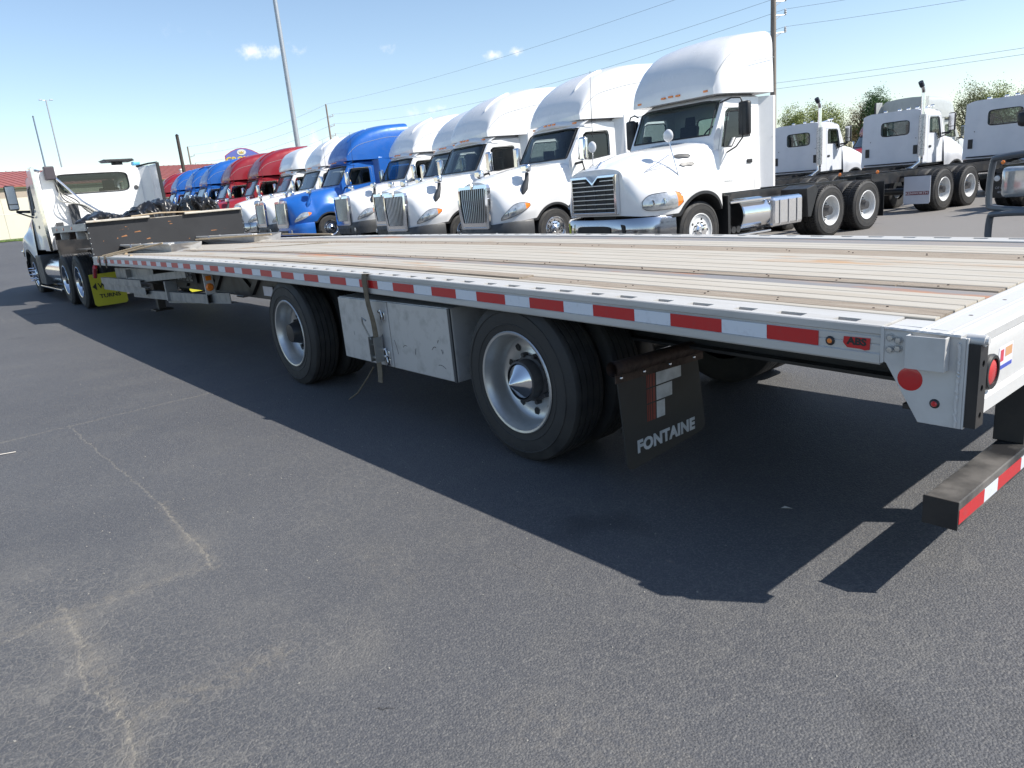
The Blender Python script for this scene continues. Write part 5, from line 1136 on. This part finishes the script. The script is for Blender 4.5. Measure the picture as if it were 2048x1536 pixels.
def place(o, gx, gy, label, group, rec=None, s=1.5):
    """put the grille point (s metres ahead of the front axle) at gx, gy."""
    b = Vector((math.sin(-ANG), math.cos(-ANG))); o.location = (gx + b.x * s, gy + b.y * s, gz(gx, gy + 3)); o.rotation_euler = (0, 0, ANG); o['label'] = label; o['group'] = group
    if rec: recolor(o, rec)
    return o
GR = 'highway trucks parked nose out in one row'
b_ = Vector((math.sin(R(5.5)), math.cos(R(5.5)))); n_ = Vector((b_.y, -b_.x))
hubM = Vector((-4.19, 8.48)) - n_ * 1.15
mack = truck('mack', white, (hubM.x, hubM.y, 0), ANG, 'white day cab truck with a tall roof fairing and a black barred grille', GR)
lt = truck('lt', white, (0, 0, 0), 0, '', GR)
MB().box(1.022, 1.027, .98, 1.10, 2.06, 2.16).build('window_sticker', white, lt, smooth=0); MB().box(1.018, 1.023, 1.02, 1.08, 2.165, 2.23).build('window_sticker', simple('sticker_buff', (.55, .40, .25), .6), lt, smooth=0)
RB = {white: blue, greyplast: blue}; RR = {white: red}
#ROW
place(lt, -10.3, 8.15, 'white sleeper truck beside the day cab truck, nearest of all the white sleeper trucks', GR)
place(copy_tree(lt), -13.9, 8.2, 'second white sleeper truck from the day cab truck, its chrome grille fully in view', GR)
place(copy_tree(lt), -17.2, 9.75, 'white sleeper truck set back between two others so only half its grille shows', GR)
place(copy_tree(lt), -20.45, 10.0, 'white sleeper truck directly beside the large blue truck', GR)
lt.name = 'sleeper_truck'; MB().tube([(1.30, 1.15, 2.5), (1.30, 1.16, 3.2), (1.31, 1.18, 3.95)], [.010, .006, .004], 6).build('whip_antenna', blackp, lt)
place(copy_tree(lt), -23.9, 9.2, 'large blue sleeper truck with blue bumper between two white trucks', GR, RB)
place(copy_tree(lt), -27.3, 9.75, 'white sleeper truck with folded sun shades behind the large blue truck', GR)
cas = truck('cas', white, (0, 0, 0), 0, '', GR)
place(cas, -30.3, 9.85, 'white sleeper truck with slatted grille and black bull guard beside the red trucks', GR)
place(copy_tree(lt), -33.8, 9.6, 'red sleeper truck next to the white truck with the bull guard', GR, RR)
place(copy_tree(lt), -37.2, 9.4, 'second red sleeper truck, next to the row of blue trucks', GR, RR)
place(copy_tree(lt), -40.5, 9.3, 'blue sleeper truck beside the red trucks, nearest of the three distant blue ones', GR, RB)
place(copy_tree(lt), -43.9, 9.5, 'middle one of the three distant blue sleeper trucks', GR, RB)
place(copy_tree(lt), -47.3, 9.6, 'farthest blue sleeper truck, beside the last red one', GR, RB)
place(copy_tree(lt), -50.7, 9.7, 'last red sleeper truck at the far end of the row', GR, RR)
# bull guard on the slatted-grille truck, paper shades behind the glass of the shaded one
gd = MB(); 
for sg in (1, -1):
    gd.tube([(sg * .25, -1.75, .45), (sg * .25, -1.75, 1.15)], .035, 8); gd.tube([(sg * .45, -1.78, .55), (sg * .45, -1.78, 1.1), (sg * .6, -1.78, 1.2), (sg * .95, -1.72, 1.15), (sg * 1.15, -1.6, .95), (sg * 1.15, -1.6, .6), (sg * .95, -1.7, .5), (sg * .45, -1.78, .55)], .03, 8)
gd.tube([(-1.0, -1.7, .5), (0, -1.78, .48), (1.0, -1.7, .5)], .05, 8); gd.tube([(-.6, -1.78, 1.0), (.6, -1.78, 1.0)], .03, 8)
gd.build('bull_guard', blackm, cas)
# truck with the tubular guard at the right edge
g2_ = copy_tree(lt); place(g2_, 2.50, 5.75, 'truck behind a black tubular grille guard cut off by the right edge', GR)
gm = simple('grille_guard_paint', (.13, .14, .155), .35, metal=.3)
q = MB()
def loop(m_, pts, r, n=10): 
    P = cr(np.array(pts + [pts[0]]), 4); m_.tube([tuple(a) for a in P], r, n, cap=False)
for sg in (1, -1):
    loop(q, [(sg * .66, -1.98, .98), (sg * .64, -1.98, 1.34), (sg * .72, -1.97, 1.42), (sg * 1.15, -1.88, 1.40), (sg * 1.24, -1.84, 1.34), (sg * 1.25, -1.84, 1.0), (sg * 1.17, -1.86, .94), (sg * .72, -1.96, .92)], .028)
    loop(q, [(sg * .70, -1.98, .56), (sg * .68, -1.98, .86), (sg * .76, -1.97, .90), (sg * 1.15, -1.88, .89), (sg * 1.23, -1.84, .84), (sg * 1.23, -1.84, .58), (sg * 1.17, -1.86, .52), (sg * .76, -1.96, .50)], .030)
    q.box(sg * .50, sg * .56, -2.0, -1.93, .45, 1.5)
for z in (.6, .85, 1.1, 1.35): q.tube([(-.5, -1.98, z), (.5, -1.98, z)], .024, 8)
q.box(-1.0, 1.0, -1.98, -1.60, .40, .46)
q.build('grille_guard', gm, g2_, bevel=.004)
for sg in (1, -1): MB().box(sg * 1.0, sg * 1.26, -1.62, -1.5, 1.02, 1.30).build('guard_headlight', lensm, g2_, bevel=.04); 
for sg in (1, -1): MB().box(sg * 1.22 - .12, sg * 1.22 + .12, -1.2, -1.05, 1.66, 1.80).build('guard_mirror', blackp, g2_, bevel=.04)
# ------------------------------------------------------------------ chassis trucks backed up to the row
kw = truck('kw', kwhite, (0, 0, 0), 0, '', 'white chassis trucks seen from behind')
def kw_extra(root):
    back = 1.95
    ex = MB(); x = -1.08; y = back + .14
    ex.tube([(x, y, 1.12), (x, y, 3.28)], .062, 18); ex.tube([(x, y, 3.28), (x, y + .03, 3.40), (x + .01, y + .13, 3.52)], .062, 18); 
    e = ex.build('exhaust_stack', chrome, root)
    sh = MB(); sh.tube([(x, y, 1.35), (x, y, 2.62)], .10, 24, cap=False); m_, t_, b__ = nodes('perforated_shield'); 
    vv = t_.nodes.new('ShaderNodeTexVoronoi'); vv.inputs['Scale'].default_value = 28; tc_ = t_.nodes.new('ShaderNodeTexCoord'); t_.links.new(tc_.outputs['Object'], vv.inputs['Vector'])
    mr_ = t_.nodes.new('ShaderNodeMapRange'); mr_.inputs['From Min'].default_value = .25; mr_.inputs['From Max'].default_value = .35; mr_.inputs['To Min'].default_value = .03; mr_.inputs['To Max'].default_value = .55; t_.links.new(vv.outputs['Distance'], mr_.inputs['Value']); t_.links.new(mr_.outputs[0], b__.inputs['Base Color']); inp(b__, Metallic=.7, Roughness=.35)
    sh.build('heat_shield', m_, e)
    cp = MB(); cp.tube([(x + .01, y + .10, 3.47), (x + .015, y + .20, 3.60)], .075, 16); cp.build('exhaust_cap', simple('dark_blue_grey_cap', (.03, .035, .05), .5), e)
    ex = MB(); ex.tube([(x, y, 1.35), (x, y + .0, 1.15), (x + .2, y + .1, .98), (x + .45, y + .1, .92)], .07, 12); ex.build('exhaust_elbow', alpol, e)
    for sx_ in (-.82, .82): MB().box(sx_ - .07, sx_ + .07, back + .001, back + .02, 1.42, 1.70).build('cab_vent', blackp, root, smooth=0, bevel=.01)
    for sx_, z in ((-.82, 1.92), (.72, 1.92)): MB().lathe([(0, .006), (.014, .004), (.016, 0)], (sx_, back + .001, z), 'y', 10, 1).build('wall_plug', blackp, root)
    MB().box(-1.0, 1.0, .5, back + .02, 1.03, 1.095).build('cab_underside', blackm, root, smooth=0)
    MB().tube([(-.9, back + .05, 1.16), (.9, back + .05, 1.16)], .02, 8).build('cab_hanger', blackm, root)
    for sg in (1, -1):
        fl_ = MB(); fl_.prism([(sg * .55, .26), (sg * .58, .22), (sg * 1.18, .22), (sg * 1.21, .26), (sg * 1.21, .90), (sg * .55, .90)], 'y', 8.28, 8.292)
        f_ = fl_.build('mud_flap', simple('white_mud_flap', (.50, .53, .60), .5, vary=.05), root, smooth=0)
        MB().prism([(sg * .60, .44), (sg * 1.18, .44), (sg * 1.18, .53), (sg * .60, .53)], 'y', 8.2925, 8.2945).build('flap_band', simple('dark_red_band', (.16, .03, .05), .5), f_, smooth=0)
        t_o = text('KENWORTH', 'flap_lettering', .085, (sg * .88, 8.2955, .484), (R(90), 0, R(180)), simple('lettering_white', (.75, .75, .76), .5), f_, xs=1.15)
        MB().box(sg * .3, sg * 1.22, 8.24, 8.279, .88, .93).build('flap_hanger', blackm, root, smooth=0)
        MB().lathe([(0, .02), (.035, .015), (.045, 0)], (sg * .5, 9.45, 1.10), 'y', 14, 1).build('marker_lamp', amber, root)
kw_extra(kw)
KG = 'white chassis trucks seen from behind'
def placek(o, cx, cy, label):
    """cx, cy: centre of the cab's rear wall."""
    back = 1.95; a = math.pi - R(5.5); d = Vector((-math.sin(a), math.cos(a))); o.location = (cx - d.x * back, cy - d.y * back, 0); o.rotation_euler = (0, 0, a); o['label'] = label; o['group'] = KG; return o
placek(kw, -4.55, 24.0, 'white chassis truck seen from behind with a lettered mud flap, nearest the right edge')
placek(copy_tree(kw), -7.75, 24.0, 'middle white chassis truck seen from behind between the other two')
placek(copy_tree(kw), -11.2, 24.0, 'leftmost white chassis truck seen from behind, half hidden by the tall utility pole')
k4 = placek(copy_tree(kw), -.95, 24.2, 'chassis truck with black lettered mud flap mostly cut off by the right edge')
for ch in list(k4.children):
    if ch.name.startswith('mud_flap'):
        for c2 in list(ch.children): bpy.data.objects.remove(c2)
        bpy.data.objects.remove(ch)
bf = MB(); bf.prism([(.46, .26), (1.21, .26), (1.21, .62), (.46, .62)], 'y', 8.28, 8.292); bfl = bf.build('mud_flap', blackm, k4, smooth=0)
bf = MB(); bf.prism([(-.46, .26), (-1.21, .26), (-1.21, .62), (-.46, .62)], 'y', 8.28, 8.292); bf.build('mud_flap', blackm, k4, smooth=0)
lb = MB().box(-1.21, 1.21, 8.26, 8.30, .625, .80).build('light_bar', blackm, k4, smooth=0, bevel=.005); MB().prism([(-1.2, .86), (1.2, .86), (1.2, .93), (-1.2, .93)], 'y', 8.22, 8.28).build('rear_crossmember', blackm, k4, smooth=0)
for sg in (1, -1):
    for q_, (xx, mt_) in enumerate(((1.08, pwheel), (.88, redl), (.68, lensm), (.30, lensm))): MB().lathe([(0, .02), (.06, .016), (.068, 0)], (sg * xx, 8.301, .71), 'y', 18, 1).build('lamp', mt_, lb)
wl = simple('flap_letter_grey', (.38, .40, .44), .6)
for sg in (1, -1):
    text('OF CLEVELAND', 'flap_lettering', .078, (sg * .84, 8.296, .49), (R(90), 0, R(180)), wl, k4); text('440-695-4900', 'flap_lettering', .078, (sg * .84, 8.296, .39), (R(90), 0, R(180)), wl, k4)
# ------------------------------------------------------------------ tractor pulling the trailer
trc = truck('tractor', white, (-18.05, 1.29, .015), R(-90) + R(.8), 'white day cab tractor coupled under the front of the step deck trailer', None)
bk = 2.75
for sg in (1, -1):
    e = MB(); e.prism([(sg * 1.02, bk - .1), (sg * 1.25, bk + .15), (sg * 1.25, bk + .72), (sg * 1.21, bk + .72), (sg * 1.2, bk + .17), (sg * .98, bk - .04)], 'z', 1.10, 2.78); e.build('cab_extender', white, trc, smooth=0, bevel=.02)
    MB().box(sg * 1.195, sg * 1.265, bk + .722, bk + .76, 1.10, 2.80).build('extender_edge', blackp if sg < 0 else alpol, trc, smooth=0, bevel=.008)
    MB().tube([(sg * .98, bk - .02, 2.78), (sg * 1.2, bk + .15, 2.82), (sg * 1.24, bk + .7, 2.8)], .02, 8).build('extender_rail', blackp if sg < 0 else alpol, trc)
cb = trc
for k in range(5): MB().box(-.85, .85, bk + .001, bk + .006, 1.45 + k * .14, 1.453 + k * .14).build('wall_seam', greyp, cb, smooth=0)
p_ = MB(); p_.tube([(.82, bk + .08, 2.74), (.35, bk + .28, 2.08), (.0, bk + .5, 1.75)], .022, 8); p_.build('hose_pogo_stick', alpol, trc)
for k in range(4):
    o0 = Vector((.80 - .05 * k, bk + .06, 2.75 - .04 * k)); P = cr(np.array([tuple(o0), (.72, bk + .1, 2.35), (.75 - .1 * k, bk + .2, 2.12), (.35, bk + .35, 2.0 - .03 * k), (.1, bk + .55, 1.72 - .03 * k), (.0 + .06 * k, bk + 1.0, 1.45)]), 5)
    MB().tube([tuple(a) for a in P], .012, 6).build('air_hose', blackp if k % 2 else simple('grey_hose', (.35, .34, .30), .5), trc)
MB().box(.72, .92, bk + .02, bk + .16, 2.58, 2.86).build('hose_box', simple('charcoal_box', (.06, .05, .06), .5), trc, smooth=0, bevel=.02)
MB().box(.42, .60, bk + .02, bk + .12, 1.50, 2.05).build('gladhand_panel', greyplast, trc, smooth=0, bevel=.01)
MB().box(.78, .92, bk + .02, bk + .10, 1.40, 1.68).build('work_lamp_box', greyplast, trc, smooth=0, bevel=.01)
MB().prism([(-.42, 2.93), (-.36, 2.98), (-.98, 2.98), (-1.02, 2.93)], 'y', bk - .75, bk - .2).build('roof_antenna_dish', blackp, trc, smooth=0, bevel=.01)
MB().tube([(-.7, bk - .5, 2.82), (-.7, bk - .5, 2.94)], .12, 16).build('antenna_mount', blackp, trc)
MB().box(-1.10, -.95, bk - .3, bk - .1, 2.82, 2.90).build('blue_lamp', simple('light_blue_lens', (.12, .45, .7), .3), trc, smooth=0, bevel=.02)
MB().lathe([(0, .02), (.045, .018), (.05, 0)], (-.88, bk + .001, 2.32), 'y', 14, 1).build('rear_work_lamp', greyplast, trc)
eq = MB(); eq.box(-1.0, 1.0, bk + .02, bk + .20, .72, 1.42); eq.box(-.95, .3, bk + .4, bk + .9, .70, 1.05); eq.box(.4, 1.0, bk + .5, bk + 1.0, .6, 1.0); eq.build('frame_equipment', blackm, trc, smooth=0, bevel=.02)
fw_ = MB(); fw_.box(-.45, .45, 4.7, 5.7, 1.06, 1.12); fw_.lathe([(0, .12), (.45, .12), (.47, .08), (.45, .0)], (0, 5.2, 1.1), 'z', 30); fw_.build('fifth_wheel', blackm, trc)
MB().box(-.7, .7, bk + .3, bk + 1.3, 1.06, 1.08).build('deck_plate', greyplast, trc, smooth=0)
yf = MB(); yf.prism([(.58, .10), (.62, .06), (1.12, .06), (1.16, .10), (1.16, .66), (.58, .66)], 'y', 6.15, 6.162); yfl = yf.build('mud_flap', simple('yellow_flap', (.50, .47, .03), .5, vary=.1), trc, smooth=0)
yt = simple('flap_black_print', (.02, .02, .02), .6)
text('WIDE', 'flap_lettering', .14, (.87, 6.165, .43), (R(90), 0, R(180)), yt, yfl, xs=.95, offset=.004); text('TURNS', 'flap_lettering', .10, (.87, 6.165, .24), (R(90), 0, R(180)), yt, yfl, xs=1.15, offset=.003)
for sg in (1, -1): MB().prism([(.87 + sg * .27, .43), (.87 + sg * .20, .50), (.87 + sg * .20, .36)], 'y', 6.163, 6.166).build('arrow_print', yt, yfl, smooth=0)
MB().prism([(-.58, .10), (-.62, .06), (-1.12, .06), (-1.16, .10), (-1.16, .66), (-.58, .66)], 'y', 6.15, 6.162).build('mud_flap', MATS['yellow_flap'], trc, smooth=0)
nc = MB()
for k in range(10):
    a = 2 * math.pi * k / 10; nc.tube([(1.17, .16 * math.cos(a), .51 + .16 * math.sin(a)), (1.29, .16 * math.cos(a), .51 + .16 * math.sin(a))], [.02, .004], 8)
nc.build('spiked_nut_cover', chrome, trc)
# ------------------------------------------------------------------ trucks further back
gq = copy_tree(cas); recolor(gq, {white: greyp, MATS['polished_steel_bumper']: greyp}); a = math.pi - R(9)
for ch in list(gq.children):
    if ch.name.startswith('bull_guard'): bpy.data.objects.remove(ch)
gq.location = (-12.6, 41.5, 0); gq.rotation_euler = (0, 0, a); gq['label'] = 'grey sleeper truck seen from behind, standing between two white chassis truck cabs'; gq['group'] = 'trucks standing far back in the lot'
o = copy_tree(lt); recolor(o, RR); o.location = (-21.6, 49.5, -1.0 + 1.0); o.rotation_euler = (0, 0, R(-40)); o['label'] = 'red sleeper truck glimpsed between the leftmost and middle chassis trucks'; o['group'] = 'trucks standing far back in the lot'
# ------------------------------------------------------------------ sign
root = empty('pylon_sign', (-70.5, 25.9, .45), 0, 'blue shop sign with yellow letters under a small crown, above the red truck roofs', 'sign')
dsg = Vector((70.5 + 3.8, -25.9 - 2.5)).normalized(); root.rotation_euler = (0, 0, math.atan2(dsg.y, dsg.x) + math.pi / 2)
sb = simple('sign_blue', (.14, .17, .50), .45); sr_ = simple('sign_border_red', (.45, .06, .12), .45); sy = simple('sign_yellow', (.75, .55, .04), .45)
def oct_(k, zc=6.25): return [(-1.6 * k, zc - .75 * k), (1.6 * k, zc - .75 * k), (1.6 * k, zc + .35 * k), (1.0 * k, zc + .72 * k), (.45 * k, zc + .92 * k), (0, zc + .98 * k), (-.45 * k, zc + .92 * k), (-1.0 * k, zc + .72 * k), (-1.6 * k, zc + .35 * k)]
MB().prism(oct_(1.0), 'y', -.12, .12).build('border', sr_, root, smooth=0); MB().prism(oct_(.94), 'y', -.14, -.121).build('face', sb, root, smooth=0)
ov = [(.42 * math.cos(q), 6.82 + .27 * math.sin(q)) for q in np.linspace(0, 2 * math.pi, 28, endpoint=False)]
MB().prism(ov, 'y', -.16, -.141).build('oval', simple('sign_white', (.72, .70, .66), .5), root, smooth=0)
MB().prism([(-.18, 6.70), (.18, 6.70), (.24, 6.92), (.10, 6.82), (0, 6.98), (-.10, 6.82), (-.24, 6.92)], 'y', -.18, -.161).build('crown_emblem', simple('sign_gold', (.55, .40, .10), .45), root, smooth=0)
text('CROWN', 'lettering', .80, (0, -.15, 6.12), (R(90), 0, 0), sy, root, ext=.02, xs=.98, offset=.02)
for sx_ in (-.9, .9): MB().box(sx_ - .12, sx_ + .12, -.10, .10, -.2, 5.5).build('post', steel, root, smooth=0)
# ------------------------------------------------------------------ trees
bark = simple('bark', (.11, .085, .065), .9, vary=.4, scale=4, bump=.5, bscale=12)
def leafm(name, c, c2):
    m, t, b = nodes(name); 
    oi = t.nodes.new('ShaderNodeNewGeometry'); nn = t.nodes.new('ShaderNodeMix'); nn.data_type = 'RGBA'; t.links.new(oi.outputs['Random Per Island'], nn.inputs['Factor'])
    nn.inputs['A'].default_value = (*c, 1); nn.inputs['B'].default_value = (*c2, 1); t.links.new(nn.outputs['Result'], b.inputs['Base Color']); inp(b, Roughness=.7)
    if 'Transmission Weight' in b.inputs: pass
    MATS[name] = m; return m
lg = leafm('leaves_yellow_green', (.15, .20, .05), (.28, .31, .08)); ld = leafm('leaves_dark_green', (.035, .085, .025), (.09, .17, .045)); lo_ = leafm('leaves_autumn', (.22, .14, .07), (.30, .24, .11)); lm_ = leafm('leaves_olive', (.12, .15, .06), (.22, .22, .09))
def tree(x, y, h, rad, mat, label, seed, nleaf=2600, base=.35, bare=.25, shape=1.0):
    r_ = np.random.RandomState(seed); z0 = gz(x, y); root = empty('tree', (x, y, z0), 0, label, 'tree', 'trees beyond the truck lot')
    tk = MB(); top = Vector((r_.randn() * .2, r_.randn() * .2, h * .72)); pts = [Vector((0, 0, -.2)), Vector((.05, 0, h * .25)), top * .65, top]
    tk.tube(pts, [.20 * h / 8, .16 * h / 8, .10 * h / 8, .03], 9); tips = []
    for k in range(38):
        t = .25 + .7 * r_.rand(); p0 = Vector((0, 0, 0)).lerp(top, t); a = r_.rand() * 6.28; L_ = rad * (1.1 - .55 * t) * (.6 + .5 * r_.rand()); e = Vector((math.cos(a) * L_, math.sin(a) * L_, h * (.10 + .20 * r_.rand()))); p1 = p0 + e * .5 + Vector((0, 0, .1)); p2 = p0 + e
        if p2.z > h: p2.z = h * (.9 + .1 * r_.rand())
        tk.tube([p0, p1, p2], [.05 * h / 8, .03 * h / 8, .010], 5); tips.append(p2); tips.append(p1)
        for _ in range(3):
            q_ = p1.lerp(p2, r_.rand()) ; e2 = Vector((r_.randn(), r_.randn(), .6 + abs(r_.randn()))) * rad * .22; tk.tube([q_, q_ + e2], [.012, .005], 4); tips.append(q_ + e2)
    tk.build('trunk', bark, root)
    cl = [(tp, .095 * rad * (1 + 1.3 * r_.rand())) for tp in tips if r_.rand() > bare * .4]
    lv = MB(); n = int(nleaf * 3.2)
    for k in range(n):
        c, s_ = cl[r_.randint(len(cl))]; p = c + Vector(r_.randn(3)) * s_; 
        if p.z < h * base * .6: continue
        sz = (.045 + .05 * r_.rand()) * h / 8 * 1.1; a_ = Vector(r_.randn(3)).normalized(); b_2 = a_.cross(Vector(r_.randn(3))).normalized()
        lv.add([p - a_ * sz, p + b_2 * sz * .6, p + a_ * sz, p - b_2 * sz * .6], [(0, 1, 2, 3)])
    o = bpy.data.objects.new('crown', None); m_ = bpy.data.meshes.new('crown'); m_.from_pydata(lv.v, [], lv.f); m_.materials.append(mat); bpy.data.objects.remove(o)
    meshobj('crown', m_, root)
    return root
tree(-38.4, 71.5, 6.4, 1.8, lg, 'yellow-green tree just right of the tall utility pole', 1, 3600)
tree(-36.3, 74.0, 5.3, 1.3, lm_, 'thin small olive tree between the pole tree and the spreading one', 2, 1200)
tree(-39.2, 79.0, 7.0, 2.2, lg, 'spreading yellow-green tree behind the exhaust stack of the leftmost chassis truck', 3, 5200)
tree(-36.4, 82.0, 6.9, 1.7, lo_, 'half bare brown tree left of the dense dark green one', 4, 1300, bare=.9)
tree(-34.1, 81.5, 7.3, 1.9, ld, 'dense dark green round tree above the middle chassis truck', 5, 8500, bare=0)
tree(-42.0, 92.0, 5.2, 2.2, lm_, 'small grey-green tree low between the two chassis truck cabs', 6, 2200)
tree(-38.6, 90.0, 4.6, 2.2, ld, 'low dark bush beside the middle chassis truck cab', 9, 2600)
tree(-22.1, 71.0, 6.2, 1.5, lm_, 'sparse olive tree behind the grey sleeper truck', 7, 1500, bare=.6)
tree(-20.4, 72.3, 6.0, 1.7, lg, 'green-topped tree above the rightmost chassis truck cab', 8, 3800)
tree(-18.4, 74.5, 5.8, 1.9, lo_, 'reddish brown tree at the right edge of the picture', 10, 3000)
tree(-45.5, 86.0, 6.0, 2.3, lm_, 'olive tree mostly hidden behind the tall fairing of the day cab truck', 11, 3000)
for k in range(14):
    x = -14 + k * 5.5 + 2 * rng.rand(); tree(x, 72 + 8 * rng.rand() - k * 1.5, 5.5 + 2 * rng.rand(), 2.2, (lg, lm_, lo_, ld)[k % 4], '%s tree in the belt right of the lot, %s from the left' % (('yellow-green', 'olive', 'autumn brown', 'dark green')[k % 4], ('first', 'second', 'third', 'fourth', 'fifth', 'sixth', 'seventh', 'eighth', 'ninth', 'tenth', 'eleventh', 'twelfth', 'thirteenth', 'fourteenth')[k]), 20 + k, 1500)
